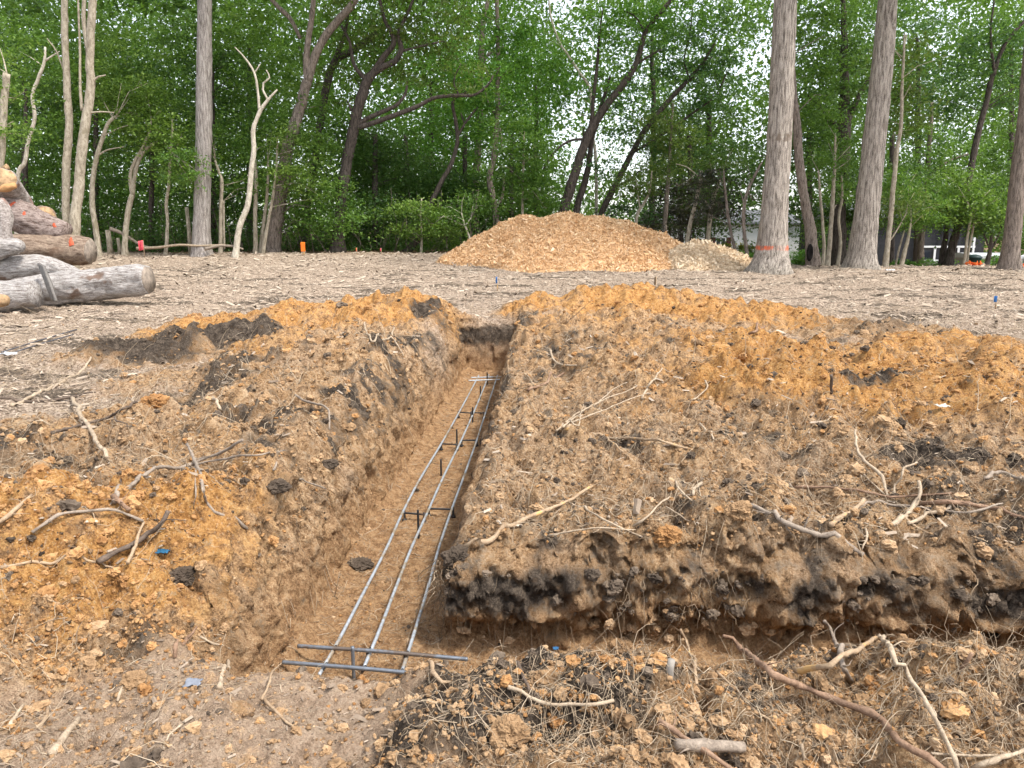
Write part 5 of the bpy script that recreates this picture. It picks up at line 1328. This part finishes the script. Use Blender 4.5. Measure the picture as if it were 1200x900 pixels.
tree('white slanting bare branch tree high above the pile', 30.5, 'white', [[(700, 285, 5), (699, 200, 4.5), (694, 150, 4), (690, 105, 4), (678, 85, 4), (665, 65, 3.6), (655, 50, 3.4), (648, 30, 3), (644, 8, 2.4), (643, -15, 1.5)]], [(640, 60, 40, 30, 34), (655, 110, 30, 20, 14)], 'bright', .13)
tree('slim dark upright stem at the right shoulder of the pile', 29.0, 'brown', [[(779, 296, 7), (780, 260, 6.5), (782, 225, 6), (784, 190, 5), (786, 160, 4), (788, 120, 2)]], [(790, 160, 36, 16, 32), (780, 190, 30, 14, 18), (770, 135, 28, 20, 14)], 'olive', .11)
tree('pale leaning sapling with a broken bare top right of the pile', 26.0, 'pale', [[(803, 300, 6.5), (808, 270, 6), (815, 240, 5.8), (820, 215, 5.5), (822, 200, 4)], [(820, 208, 2), (805, 196, 1.4), (792, 192, 1)], [(819, 220, 2.5), (826, 207, 2), (838, 200, 1.2)], [(814, 205, 1.6), (805, 212, 1.2), (795, 218, .8)]], [(845, 190, 26, 12, 14)], 'olive', .10)
tree('mossy grey stem right of the pale leaning sapling', 27.0, 'pale', [[(828, 302, 7), (831, 265, 6.5), (836, 235, 6), (842, 215, 5), (848, 195, 3)], [(834, 245, 2.5), (826, 235, 1.8)]], [(850, 185, 36, 22, 30), (840, 225, 24, 14, 14, .4)], 'holly', .11)
tree('slim dark curved stem before the white house', 24.5, 'brown', [[(866, 314, 5), (862, 295, 4.5), (857, 275, 4.2), (853, 250, 4), (850, 225, 3.4), (848, 200, 2.4)]], [(838, 240, 26, 14, 20, .8), (835, 215, 30, 18, 24, 1)], 'maroon', .11)
tree('slim grey stem rising at the left foot of the nearest oak', 24.0, 'brown', [[(876, 316, 6), (875, 295, 5.5), (872, 270, 5), (872, 245, 5), (876, 225, 4.5), (885, 205, 4), (893, 190, 2.6)], [(873, 243, 2), (868, 225, 1.4)], [(877, 225, 2), (882, 235, 1.4)]], [(885, 215, 20, 24, 18, .5), (872, 190, 28, 20, 16, .6)], 'holly', .10)
tree('tangle of bare pale stems on the right shoulder of the pile', 27.5, 'pale', [[(742, 290, 5), (746, 255, 4.5), (755, 238, 4), (762, 222, 3), (764, 200, 2)], [(750, 245, 2.5), (747, 225, 2), (745, 210, 1.2)], [(757, 236, 2), (760, 225, 1.6), (758, 212, 1.2)]], [(760, 205, 34, 20, 26), (738, 220, 22, 16, 12)], 'olive', .10)

# --- right of the oaks
tree('leaning grey trunk with a dark hollow at its foot between the oaks', 23.0, 'brown', [[(953, 318, 19), (951, 298, 17.5), (949, 275, 16), (945, 250, 14), (939, 215, 12.5), (935, 180, 12), (934, 150, 11), (931, 110, 8), (928, 60, 6), (925, 0, 5)]],
     [(945, 110, 36, 40, 40, 1), (955, 50, 40, 40, 36, 1)], 'mid', .11, hole=(949.5, 296, 3, 8, .27), high=(9.5, 13.5, 3, 60))
tree('thin green grey stem close right of the hollow trunk', 23.5, 'pale', [[(963, 318, 5), (966, 290, 4.5), (964, 255, 4), (961, 225, 3.5), (959, 200, 2)]], [(958, 195, 20, 22, 22, .6)], 'mid', .10)
tree('slim grey stem in the gap between the two oaks', 24.0, 'pale', [[(968, 319, 7), (972, 285, 6.2), (974, 255, 6), (976, 225, 5.5), (978, 195, 4), (979, 160, 2.5)], [(974, 250, 2), (980, 240, 1.5)]], [(985, 180, 26, 26, 34, .8), (970, 145, 26, 24, 26, 1)], 'mid', .10)
tree('thin wavy stem beside the dark thick trunk', 25.0, 'pale', [[(981, 316, 5), (985, 285, 4.5), (983, 255, 4), (987, 230, 3.5), (986, 205, 2)]], [(990, 215, 18, 18, 16, .4)], 'mid', .10)
tree('very dark thick trunk behind the gap between the oaks', 31.0, 'dark', [[(982, 320, 24), (984, 270, 21), (987, 220, 20), (990, 180, 19), (993, 140, 15), (992, 90, 11), (990, 40, 8), (985, -30, 5)], [(992, 145, 9), (1005, 115, 7), (1020, 90, 5), (1035, 60, 3)], [(990, 160, 7), (970, 135, 5), (945, 110, 3)]],
     [(985, 95, 45, 45, 80), (955, 160, 40, 34, 50, .6), (1010, 200, 36, 24, 34, -.3), (960, 40, 45, 40, 54), (985, 245, 26, 16, 18, .6)], 'holly', .13, high=(11.5, 16, 4, 70))
tree('pale slim trunk curving up right of the second oak', 22.5, 'pale', [[(1036, 320, 8), (1039, 295, 7.2), (1044, 255, 6.8), (1048, 215, 6.5), (1051, 180, 6), (1056, 150, 5), (1058, 100, 4), (1060, 40, 2.5)], [(1041, 285, 2.4, .1), (1052, 268, 2, .1), (1062, 250, 1.4, .1)]],
     [(1065, 130, 32, 36, 32, .8), (1060, 75, 32, 36, 28, .8), (1060, 235, 24, 14, 16, .6)], 'olive', .11)
tree('short grey stem right of the pale slim trunk', 24.0, 'pale', [[(1055, 320, 6), (1060, 295, 5.5), (1065, 275, 4), (1068, 255, 2)], [(1048, 318, 3, .2), (1054, 290, 2.6, .2), (1060, 270, 1.8, .2)]], [(1075, 245, 28, 22, 38, .4), (1060, 215, 28, 20, 26, .6)], 'mid', .10)
tree('dark brown trunk leaning right in front of the porch', 26.0, 'dark', [[(1109, 322, 12), (1113, 300, 11), (1119, 275, 10.5), (1126, 250, 10), (1131, 225, 9), (1136, 200, 9), (1141, 175, 8.5), (1148, 148, 8), (1154, 122, 7.5), (1161, 95, 7), (1166, 82, 6)],
      [(1165, 84, 5), (1162, 60, 4), (1161, 35, 3), (1165, 0, 2)], [(1165, 84, 6), (1172, 65, 5.5), (1182, 46, 5), (1196, 30, 4.5), (1212, 12, 3)]], [(1160, 55, 45, 40, 44, .4), (1190, 90, 34, 40, 32, .6), (1110, 95, 40, 36, 30, .6)], 'blue', .12, flare=.4, high=(9.6, 14, 3.6, 60))
tree('dark stump like stem beside the dark leaning trunk at the porch', 26.3, 'dark', [[(1103, 321, 9), (1105, 295, 8), (1109, 270, 6), (1112, 250, 4)]], [(1105, 245, 34, 22, 44), (1085, 225, 26, 20, 22)], 'mid', .11)
tree('pair of thin pale stems right of the dark leaning trunk', 24.5, 'pale', [[(1128, 320, 4.5), (1132, 290, 4), (1136, 265, 3.4), (1139, 248, 2)], [(1132, 320, 4, .2), (1135, 295, 3.6, .2), (1140, 270, 3, .2), (1142, 250, 2, .2)]], [(1140, 240, 34, 20, 48, .2), (1130, 212, 34, 20, 34, .6), (1160, 250, 20, 14, 14)], 'lime', .10)
tree('small dark forked tree left of the trunk at the right edge', 24.8, 'dark', [[(1154, 322, 7), (1158, 305, 6), (1161, 290, 5), (1162, 275, 4)], [(1160, 295, 4), (1168, 280, 3), (1174, 268, 2)], [(1160, 293, 3), (1153, 275, 2.2), (1148, 262, 1.4)]], [(1165, 265, 22, 18, 26, .2), (1150, 255, 20, 14, 16, .4), (1172, 230, 26, 26, 34, .6)], 'holly', .10)
tree('leafy tree filling the right edge behind the brown trunk', 28.0, 'brown', [[(1205, 322, 10), (1206, 270, 9), (1204, 210, 8), (1200, 150, 6), (1196, 90, 4)]], [(1190, 190, 34, 36, 44), (1210, 260, 30, 34, 40), (1200, 120, 36, 40, 30)], 'mid', .12)
tree('mid green tree hanging over the porch', 32.0, 'brown', [[(1078, 322, 9), (1080, 280, 8), (1083, 230, 7), (1088, 180, 6), (1092, 120, 4)], [(1085, 210, 4), (1110, 190, 3), (1135, 180, 2)]], [(1090, 215, 48, 28, 60), (1130, 190, 40, 26, 38), (1080, 165, 34, 26, 26), (1100, 246, 44, 12, 30)], 'mid', .13)
# --- leafy trees of the middle distance: mostly crown, dark slim trunks
def wood_tree(label, px, Y, ytop, ybot, w, leaf, ns, ls=.15, dx=0, spread=1.0, seed=0, high=None):
    h = ybot - ytop; g = np.random.default_rng(seed + 77)
    paths = [[(px, 300, w), (px + dx * .3, 240, w * .9), (px + dx * .6, 160, w * .75), (px + dx, ytop + h * .2, w * .4)]]
    bl = []
    k = 7
    for i in range(k):
        f = (i + .5) / k
        bl.append((px + dx * f + g.normal() * 16 * spread, ybot - f * h, (46 - 14 * abs(f - .35)) * spread * (.8 + .5 * g.random()), h / k * .95, int(ns / k), g.normal() * 1.0))
    tree(label, Y, 'dark', paths, bl, leaf, ls, seed=seed, m=40, srad=.75, group='leafy trees deeper in the wood', high=high)
wood_tree('dense dark tree filling the wood behind the log pile', 30, 28.5, 60, 280, 9, 'holly', 330, .13, spread=1.3, seed=1, high=(8.5, 13, 4, 60))
wood_tree('dense green tree behind the pale tall pair of stems', 112, 30.0, 20, 270, 9, 'mid', 330, .13, spread=1.25, seed=2, high=(10.5, 15, 4, 60))
wood_tree('dark tree behind the forked sapling', 178, 28.0, 75, 282, 8, 'holly', 300, .12, spread=1.2, seed=3, high=(8.5, 13, 4, 60))
wood_tree('dense dark tree right behind the straight grey trunk', 250, 29.5, 35, 280, 8, 'holly', 330, .13, spread=1.25, seed=4, high=(9.5, 14, 4, 60))
wood_tree('yellow green tree high behind the white leaning sapling', 292, 33.0, 20, 200, 9, 'lime', 230, .14, spread=1.2, seed=5, high=(12, 16, 4, 60))
wood_tree('dark evergreen with drooping boughs right of the big dark oak', 440, 29.0, 150, 292, 9, 'holly', 330, .12, spread=1.0, seed=6)
wood_tree('dark evergreen spreading low behind the crooked dark stem', 476, 31.5, 165, 296, 8, 'holly', 300, .13, spread=1.15, seed=7)
wood_tree('dark low tree behind the left foot of the chip pile', 545, 31.0, 190, 292, 8, 'holly', 260, .13, spread=1.2, seed=8)
wood_tree('mid green tree rising behind the crooked dark stem', 505, 36.0, 60, 250, 9, 'bright', 260, .15, spread=1.3, seed=9, high=(13, 18, 4, 50))
wood_tree('bright green tree behind the stem with the low side stem', 628, 34.0, 60, 270, 9, 'bright', 240, .14, spread=.95, seed=10, high=(12.5, 17, 4, 50))
wood_tree('green tree low behind the left shoulder of the chip pile', 600, 30.0, 190, 285, 7, 'mid', 200, .12, spread=1.0, seed=11)
wood_tree('dark green tree behind the slim upright stem at the pile', 797, 33.0, 130, 285, 9, 'holly', 240, .14, spread=.95, seed=12)
wood_tree('dark green tree far behind the pale leaning sapling', 830, 35.0, 70, 270, 10, 'holly', 200, .15, spread=1.0, seed=13, high=(12.5, 17, 4, 40))
wood_tree('cool green tree high behind the long dark limb', 765, 40.0, 10, 170, 10, 'blue', 150, .16, spread=1.2, seed=14, high=(15, 20, 4, 40))
wood_tree('purple leaved small tree before the white house', 808, 31.0, 215, 270, 8, 'maroon', 110, .13, spread=.8, seed=15)
wood_tree('dark green tree behind the trunk with the hollow', 948, 33.0, 120, 285, 9, 'holly', 210, .14, spread=.9, seed=16, high=(11.5, 16, 4, 40))
wood_tree('cool green tree in the upper right behind the second oak', 1075, 38.0, 10, 180, 10, 'blue', 120, .16, spread=1.2, seed=17, high=(14, 19, 4, 40))
wood_tree('dark low tree left of the porch', 1046, 30.0, 185, 266, 8, 'holly', 150, .12, spread=.9, seed=18)
wood_tree('green tree in the upper right corner', 1185, 37.0, 10, 170, 9, 'mid', 110, .16, spread=1.1, seed=19, high=(14, 18, 4, 30))
wood_tree('dark low tree at the right edge behind the shed', 1185, 33.0, 195, 278, 8, 'holly', 140, .13, spread=.9, seed=20)

# far wood seen as one mass between and above the trees: clumps of leaves with open sky between the clumps
def far_woods():
    g = np.random.default_rng(5)
    def layer(n, y0, y1, leaf, extra):
        Y = y0 + (y1 - y0) * g.random(n); px = -160 + 1520 * g.random(n); py = 320 - 430 * g.random(n) ** .9
        x = (px - 600) / FPX * Y
        z = CZ + (450 - py) / FPX * Y * cP - Y * sP * .985
        # how closed the wood is across its width: thick to the left, sky showing to the right
        thr = np.interp(px, [-160, 250, 380, 560, 630, 665, 735, 780, 850, 900, 960, 1020, 1060, 1120, 1360], [-.62, -.50, -.42, -.34, -.14, .08, .08, -.08, -.14, -.18, -.30, -.22, -.09, -.07, -.16])
        thr = thr - extra - smooth(py, 205, 255) * np.interp(px, [600, 660, 735, 800, 1360], [.6, .1, .1, .40, .55]) + .03 * smooth(py, 120, 0)
        lump = .75 * vnoise3(x * .28, Y * .12, z * .36, 21) + .42 * vnoise3(x * .75, Y * .25, z * .9, 22) + .26 * vnoise3(x * 1.9, Y * .6, z * 2.1, 23)
        keep = (g.random(n) < smooth(lump, thr - .02, thr + .14)) & (z > -1.0)
        keep &= ~((px > 765) & (px < 960) & (py > (200 if y0 < 60 else 247)) & (Y < 63))
        keep &= ~((px > 770) & (px < 950) & (Y > 42) & (Y < 56))
        keep &= ~((px > 985) & (px < 1210) & (py > 250) & (Y < 52))
        C = np.stack([x, Y, z], -1)[keep]
        tone = np.clip(.46 + .22 * vnoise3(x * .5, Y * .5, z * .7, 24)[keep] + .15 * g.normal(size=keep.sum()), 0, 1)
        return leaves_from(C, tone, leaf, g, .7)
    A = layer(420000, 40, 62, .24, .0); Bk = layer(150000, 64, 78, .50, .0)
    V, F = merge([(A[0], A[1]), (Bk[0], Bk[1])])
    o = np_mesh('far_wood', V, F, LEAF['mid'], {'tone': ('POINT', np.concatenate([A[2], Bk[2]]))}, False)
    tag(o, 'far off green wood closing the view behind the trees', 'wood', kind='stuff')
far_woods()

# dim undergrowth on the forest floor
def undergrowth():
    g = np.random.default_rng(6)
    n = 1500
    px = -120 + 1400 * g.random(n); Y = 26.5 + 12 * g.random(n)
    keep = (px < 530) | ((g.random(n) < .25) & (px < 960))
    px, Y = px[keep], Y[keep]
    x = (px - 600) / FPX * Y * cP; z = ground_z(x, Y, False)
    hgt = .15 + .55 * g.random(len(x)) ** 2 * np.where(px < 530, 1.6, .8)
    C = np.stack([x, Y, z + hgt * .5], -1)[:, None] + g.normal(size=(len(x), 40, 3)) * np.stack([.45 + 0 * hgt, .45 + 0 * hgt, hgt * .45], -1)[:, None]
    C = C.reshape(-1, 3); tone = np.clip(.3 + .2 * g.normal(size=len(C)), 0, 1)
    V, F, tt = leaves_from(C, tone, .11, g, .6)
    o = np_mesh('undergrowth', V, F, LEAF['holly'], {'tone': ('POINT', tt)}, False)
    tag(o, 'dark undergrowth on the forest floor behind the clearing', 'undergrowth', kind='stuff')
    n = 420; px = -60 + 640 * g.random(n); Y = 26 + 8 * g.random(n); x = (px - 600) / FPX * Y; z = ground_z(x, Y, False)
    ang = g.normal(size=(n, 2)) * .28; H = .6 + 1.6 * g.random(n)
    t = np.linspace(0, 1, 5)
    P = np.stack([x[:, None] + ang[:, :1] * H[:, None] * t + .05 * g.normal(size=(n, 5)), Y[:, None] + ang[:, 1:] * H[:, None] * t, z[:, None] - .05 + H[:, None] * t], -1)
    V, F = tubes(P, (.006 + .010 * g.random(n))[:, None] * np.linspace(1, .4, 5)[None], 4)
    o = np_mesh('brushwood', V, F, BARK['brown'])
    tag(o, 'bare brush stems in the dim forest edge', 'brush', kind='stuff')
undergrowth()

# fallen limbs at the forest edge
def limb(label, pts, Y, w, mat='grey'):
    W = np.array([np.append(at(px, py, Y), w / 2 * mpp(Y) * k) for (px, py), k in zip(pts, np.linspace(1, .55, len(pts)))])
    S = spline(W, .08)
    S[:, 2] = np.maximum(S[:, 2], ground_z(S[:, 0], S[:, 1], False) + S[:, 3])
    V, F = tubes(S[None, :, :3], S[None, :, 3], 8)
    tag(np_mesh('fallen_limb', V, F, SM[mat]), label, 'branch', 'fallen limbs at the forest edge')
limb('broken limb propped between two saplings at the forest edge', [(129, 268), (140, 272), (152, 279), (165, 287), (178, 291)], 24.6, 4.5)
limb('long pale limb lying along the forest edge before the straight grey trunk', [(160, 291), (185, 290), (210, 287), (232, 288), (262, 287)], 24.0, 3.5, 'pale')
limb('short limb lying right of the straight grey trunk', [(240, 292), (258, 288), (275, 289), (285, 292)], 23.9, 3.5)
stubs = [('short snapped post at the forest edge left of the forked sapling', 129, 268, 295, 6), ('thin snapped stem beside the straight grey trunk', 223, 240, 293, 4.5), ('grey snapped stem right of the forked sapling', 140, 276, 295, 4)]
for lab, px, y0, y1, w in stubs:
    f = at(px, y1, 24.8); zb = gz(f[0], f[1]); hh = (y1 - y0) * mpp(24.8); r = w / 2 * mpp(24.8)
    V, F = tubes(np.array([[[f[0], f[1], zb - .1], [f[0] + .01, f[1], zb + hh * .5], [f[0] - .01, f[1], zb + hh]]]), np.array([[r * 1.1, r, r * .9]]), 10)
    tag(np_mesh('tree_stub', V, F, BARK['pale']), lab, 'tree stub', 'snapped stems at the forest edge')

# --- houses beyond the trees
WALLW = simple('white_house_siding', (.82, .83, .84), .7, .04, 3)
ROOFG = simple('grey_roof_shingle', (.22, .22, .24), .9, .3, 20, .01)
TRIMW = simple('white_trim_paint', (.78, .79, .80), .6, .05, 6)
SHUT = simple('dark_red_shutter', (.10, .035, .035), .6, .1, 6)
DARKW = simple('dark_porch_wall', (.045, .045, .05), .8, .3, 8)
GREYW = simple('grey_shed_wall', (.42, .42, .43), .8, .2, 6)
def glass_mat():
    n = N('dark_window_glass'); v = n.coord()
    return n.bsdf(n.ramp(n.noise(v, 1.5, 2, .5), [(.3, (.012, .015, .022)), (.7, (.03, .037, .05))]), .08, None, .5)
GLASS = glass_mat()

def house(name, label, x0, x1, y0, y1, z0, z1, ridge, wall, roofm, windows, gable='y', over=.3):
    root = empty(name, ((x0 + x1) / 2, y0, z0))
    v, f = box(x0, x1, y0, y1, z0, z1); child(np_mesh('wall', v, f, wall, None, False), root)
    ym = (y0 + y1) / 2
    rv = np.array([[x0 - over, y0 - over, z1], [x1 + over, y0 - over, z1], [x1 + over, y1 + over, z1], [x0 - over, y1 + over, z1], [x0 - over, ym, ridge], [x1 + over, ym, ridge],
                   [x0 - over, y0 - over, z1 + .12], [x1 + over, y0 - over, z1 + .12], [x1 + over, y1 + over, z1 + .12], [x0 - over, y1 + over, z1 + .12]])
    child(np_mesh('roof', rv, [np.array([[6, 7, 5, 4], [8, 9, 4, 5], [0, 1, 7, 6], [3, 2, 1, 0], [2, 3, 9, 8]]), np.array([[9, 6, 4], [7, 8, 5]]), np.array([[0, 6, 9, 3], [1, 2, 8, 7]])], roofm, None, False), root)
    for (wx0, wx1, wz0, wz1, nx, shut) in windows:
        parts = []; t = .07
        for a_ in ((wx0 - t, wx1 + t, wz1, wz1 + t), (wx0 - t, wx1 + t, wz0 - t, wz0), (wx0 - t, wx0, wz0, wz1), (wx1, wx1 + t, wz0, wz1)):
            parts.append(box(a_[0], a_[1], y0 - .07, y0 - .004, a_[2], a_[3]))
        for i in range(1, nx):
            xm = wx0 + (wx1 - wx0) * i / nx; parts.append(box(xm - .03, xm + .03, y0 - .06, y0 - .005, wz0, wz1))
        v, f = merge(parts); wn = child(np_mesh('window', v, f, TRIMW, None, False), root)
        v, f = box(wx0, wx1, y0 - .03, y0 - .003, wz0, wz1); pn = np_mesh('pane', v, f, GLASS, None, False); pn.parent = wn
        if shut:
            for sx in (wx0 - t - .34, wx1 + t + .02):
                v, f = box(sx, sx + .32, y0 - .05, y0 - .003, wz0 - .05, wz1 + .05)
                child(np_mesh('shutter', v, f, SHUT, None, False), root)
    return root

YH = 52.0
def hx(px, Y): return at(px, 290, Y)[0]
def hz(py, Y): return at(600, py, Y)[2]
gzl = -.95
r_ = house('house', 'white house with a grey roof far behind the chip pile', hx(775, YH), hx(938, YH), YH, YH + 9, gzl, hz(263, YH), hz(246, YH + 4.5), WALLW, ROOFG,
           [(hx(839, YH), hx(849, YH), hz(293, YH), hz(279, YH), 2, True), (hx(797, YH), hx(806, YH), hz(293, YH), hz(279, YH), 2, True)])
tag(r_, 'white house with a grey roof far behind the chip pile', 'house')
YP = 42.0
r2 = house('house', 'grey bungalow with a dark glazed porch on the right', hx(1000, YP), hx(1153, YP), YP, YP + 8, -1.0, hz(255, YP), hz(238, YP + 4), DARKW, ROOFG, [])
tag(r2, 'dark bungalow with a white framed glazed porch at the right', 'house')
# porch: white posts and rails in front of dark panes
def porch():
    x0, x1 = hx(1077, YP), hx(1138, YP); zt, zm, zb = hz(254, YP), hz(289, YP), hz(305, YP); y0 = YP - .30
    parts = [box(x0 - .05, x1 + .05, y0, y0 + .12, zm - .05, zm + .05), box(x0 - .05, x1 + .05, y0, y0 + .12, zb - .06, zb + .04)]
    for px in (1077, 1092.5, 1104, 1120, 1137):
        x = hx(px, YP); top = zt if px in (1077, 1104, 1137) else zm - .06
        parts.append(box(x - .055, x + .055, y0 - .012, y0 + .132, zb - .5, top))
    v, f = merge(parts); w = child(np_mesh('window', v, f, TRIMW, None, False), r2)
    v, f = box(x0, x1, y0 + .04, y0 + .07, zb, zm); pn = np_mesh('pane', v, f, GLASS, None, False); pn.parent = w
    v, f = box(x0 - .2, x1 + .2, y0 - .1, YP - .004, zb - 1.2, zb - .07); child(np_mesh('porch_base', v, f, simple('grey_porch_base', (.20, .19, .18), .8, .2, 6), None, False), r2)
porch()
r3 = house('shed', '', hx(1150, 36), hx(1206, 36), 36, 39, -.6, hz(303, 36), hz(296, 37.5), GREYW, simple('pale_shed_roof', (.50, .51, .54), .6, .1, 6), [], over=.12)
tag(r3, 'low pale grey shed left of the trunk at the right edge', 'shed')

# small things along the right edge of the clearing
def bin_():
    f = at(1140, 319, 27.0); zb = gz(f[0], f[1]); root = empty('garbage_bin', (f[0], f[1], zb))
    prof = [(.15, 0), (.19, .03), (.21, .16), (.22, .28), (.235, .29), (.235, .32)]
    a = np.arange(20) / 20 * 2 * np.pi
    V = np.array([[f[0] + r * np.cos(t), f[1] + r * np.sin(t), zb + z] for r, z in prof for t in a]); ii = np.arange(len(V)).reshape(-1, 20)
    q = np.stack([ii[:-1], np.roll(ii[:-1], -1, 1), np.roll(ii[1:], -1, 1), ii[1:]], -1).reshape(-1, 4)
    GR = simple('dark_green_plastic', (.025, .045, .045), .5, .15, 8)
    child(np_mesh('body', V, q, GR), root)
    prof = [(.24, .31), (.24, .33), (.17, .39), (.06, .42), (.0, .425)]
    V = np.array([[f[0] + r * np.cos(t), f[1] + r * np.sin(t), zb + z] for r, z in prof for t in a]); ii = np.arange(len(V)).reshape(-1, 20)
    q = np.stack([ii[:-1], np.roll(ii[:-1], -1, 1), np.roll(ii[1:], -1, 1), ii[1:]], -1).reshape(-1, 4)
    child(np_mesh('lid', V, q, GR), root)
    tag(root, 'dark rounded bin standing before the bungalow', 'bin')
bin_()
def netting(label, px0, px1, Y, h, seed):
    u = np.linspace(0, 1, 60); v = np.linspace(0, 1, 9); uu, vv = np.meshgrid(u, v)
    xa, xb = at(px0, 318, Y)[0], at(px1, 318, Y)[0]
    X = xa + (xb - xa) * uu + .06 * perlin(uu * 14, vv * 2, seed); Yy = Y + .25 * perlin(uu * 5, vv * .5, seed + 1) + .15 * vv
    H = h * (.45 + .8 * np.abs(perlin(uu * 4 + seed, 0 * uu, seed + 2)))
    Z = ground_z(X.ravel(), Yy.ravel(), False).reshape(X.shape) + .02 + vv * H + .05 * perlin(uu * 12, vv * 4, seed + 3)
    ii = np.arange(X.size).reshape(X.shape); q = np.stack([ii[:-1, :-1], ii[:-1, 1:], ii[1:, 1:], ii[1:, :-1]], -1)
    k = np.add.outer(np.arange(8), np.arange(59)) % 2
    o = np_mesh('safety_netting', np.stack([X, Yy, Z], -1).reshape(-1, 3), q[~((k == 1) & (np.arange(8)[:, None] % 2 == 1))].reshape(-1, 4), simple('orange_plastic_net', (.80, .15, .03), .6, .1, 8))
    so_ = o.modifiers.new('thickness', 'SOLIDIFY'); so_.thickness = .01
    tag(o, label, 'netting', 'orange netting at the edge of the lot')
netting('crumpled orange safety netting on the ground before the bin', 1133, 1152, 24.0, .16, 3)
netting('low scrap of orange netting at the foot of the trunk at the right edge', 1190, 1203, 22.5, .08, 5)

def shrub(label, px, py, Y, rx, rz, ns, leaf, tone_hi=None, ls=.08, name='shrub'):
    g = np.random.default_rng(int(px)); c = at(px, py, Y); zb = gz(c[0], Y)
    root = empty(name, (c[0], Y, zb))
    cen = np.array([c[0], Y, max(c[2], zb + rz * .8)])
    S, C, T = sprays(cen, np.array([rx, rx * .8, rz]), ns, g, 50, .28, .5)
    V, F, tt = leaves_from(C, T, ls, g)
    child(np_mesh('crown', V, F, leaf, {'tone': ('POINT', tt)}, False), root)
    P = np.array([[np.array([c[0], Y, zb - .05]), (np.array([c[0], Y, zb]) + s) / 2, s] for s in S[:12]])
    V, F = tubes(P, np.tile([[.02, .014, .006]], (len(P), 1)), 5); child(np_mesh('stem', V, F, BARK['brown']), root)
    return tag(root, label, 'shrub', 'shrubs by the houses')
YEL = leaf_mat('yellow_flowering_leaves', (.06, .11, .015), (.22, .24, .025), (.62, .50, .04), .3)
shrub('yellow flowering shrub between the small chip pile and the oak', 858, 299, 33.0, 1.0, .62, 90, YEL)
shrub('green rounded shrub right of the yellow flowering one', 874, 309, 27.0, .5, .30, 50, LEAF['bright'])
shrub('dark green shrub low behind the nearest oak', 884, 300, 34, .5, .5, 30, LEAF['holly'])
shrub('small green shrub between the white house and the hollow trunk', 940, 309, 27, .4, .35, 40, LEAF['bright'])
shrub('low bright green shrub in front of the porch', 1080, 318, 27.0, 1.1, .13, 40, LEAF['bright'])
shrub('small bright green shrub left of the shed', 1163, 317, 27.0, .6, .2, 30, LEAF['bright'])
# ------------------------------------------------------------------ camera, sky, sun
cam = bpy.data.cameras.new('camera'); co = bpy.data.objects.new('camera', cam); link(co)
co.location = (0, 0, CZ); co.rotation_euler = (math.pi / 2 - PITCH, 0, 0)
cam.sensor_width = 36; cam.lens = 36 * FPX / 1200; cam.clip_end = 2000; cam.clip_start = .05
sc.camera = co
SUN_EL, SUN_AZ = R(60), R(122)          # high, right of the camera's back
sun = bpy.data.lights.new('sun', 'SUN'); so = bpy.data.objects.new('sun', sun); link(so)
sun.energy = 1.5; sun.angle = R(10); sun.color = (1, .95, .87)
dirv = np.array([math.sin(SUN_AZ) * math.cos(SUN_EL), math.cos(SUN_AZ) * math.cos(SUN_EL), math.sin(SUN_EL)])
from mathutils import Vector
so.rotation_euler = Vector(dirv).to_track_quat('Z', 'Y').to_euler()
w = bpy.data.worlds.new('World'); sc.world = w; w.use_nodes = True
nt = w.node_tree; nt.nodes.clear()
sky = nt.nodes.new('ShaderNodeTexSky'); sky.sky_type = 'NISHITA'; sky.sun_disc = False
sky.sun_elevation = SUN_EL; sky.sun_rotation = SUN_AZ
sky.air_density = 1.0; sky.dust_density = 1.5; sky.ozone_density = 1.0
hs = nt.nodes.new('ShaderNodeHueSaturation'); hs.inputs['Saturation'].default_value = .35
bg = nt.nodes.new('ShaderNodeBackground'); bg.inputs[1].default_value = .115
ow = nt.nodes.new('ShaderNodeOutputWorld')
nt.links.new(sky.outputs[0], hs.inputs['Color']); nt.links.new(hs.outputs[0], bg.inputs[0]); nt.links.new(bg.outputs[0], ow.inputs[0])
sc.view_settings.view_transform = 'Standard'; sc.view_settings.look = 'None'
sc.view_settings.gamma = 1; sc.view_settings.use_curve_mapping = False
sc.view_settings.exposure = 1.8
sc.cycles.max_bounces = 5; sc.cycles.diffuse_bounces = 3; sc.cycles.glossy_bounces = 2; sc.cycles.transmission_bounces = 3
sc.cycles.transparent_max_bounces = 4
sc.cycles.caustics_reflective = False; sc.cycles.caustics_refractive = False
sc.cycles.use_denoising = True
sc.cycles.use_adaptive_sampling = True; sc.cycles.adaptive_threshold = .02
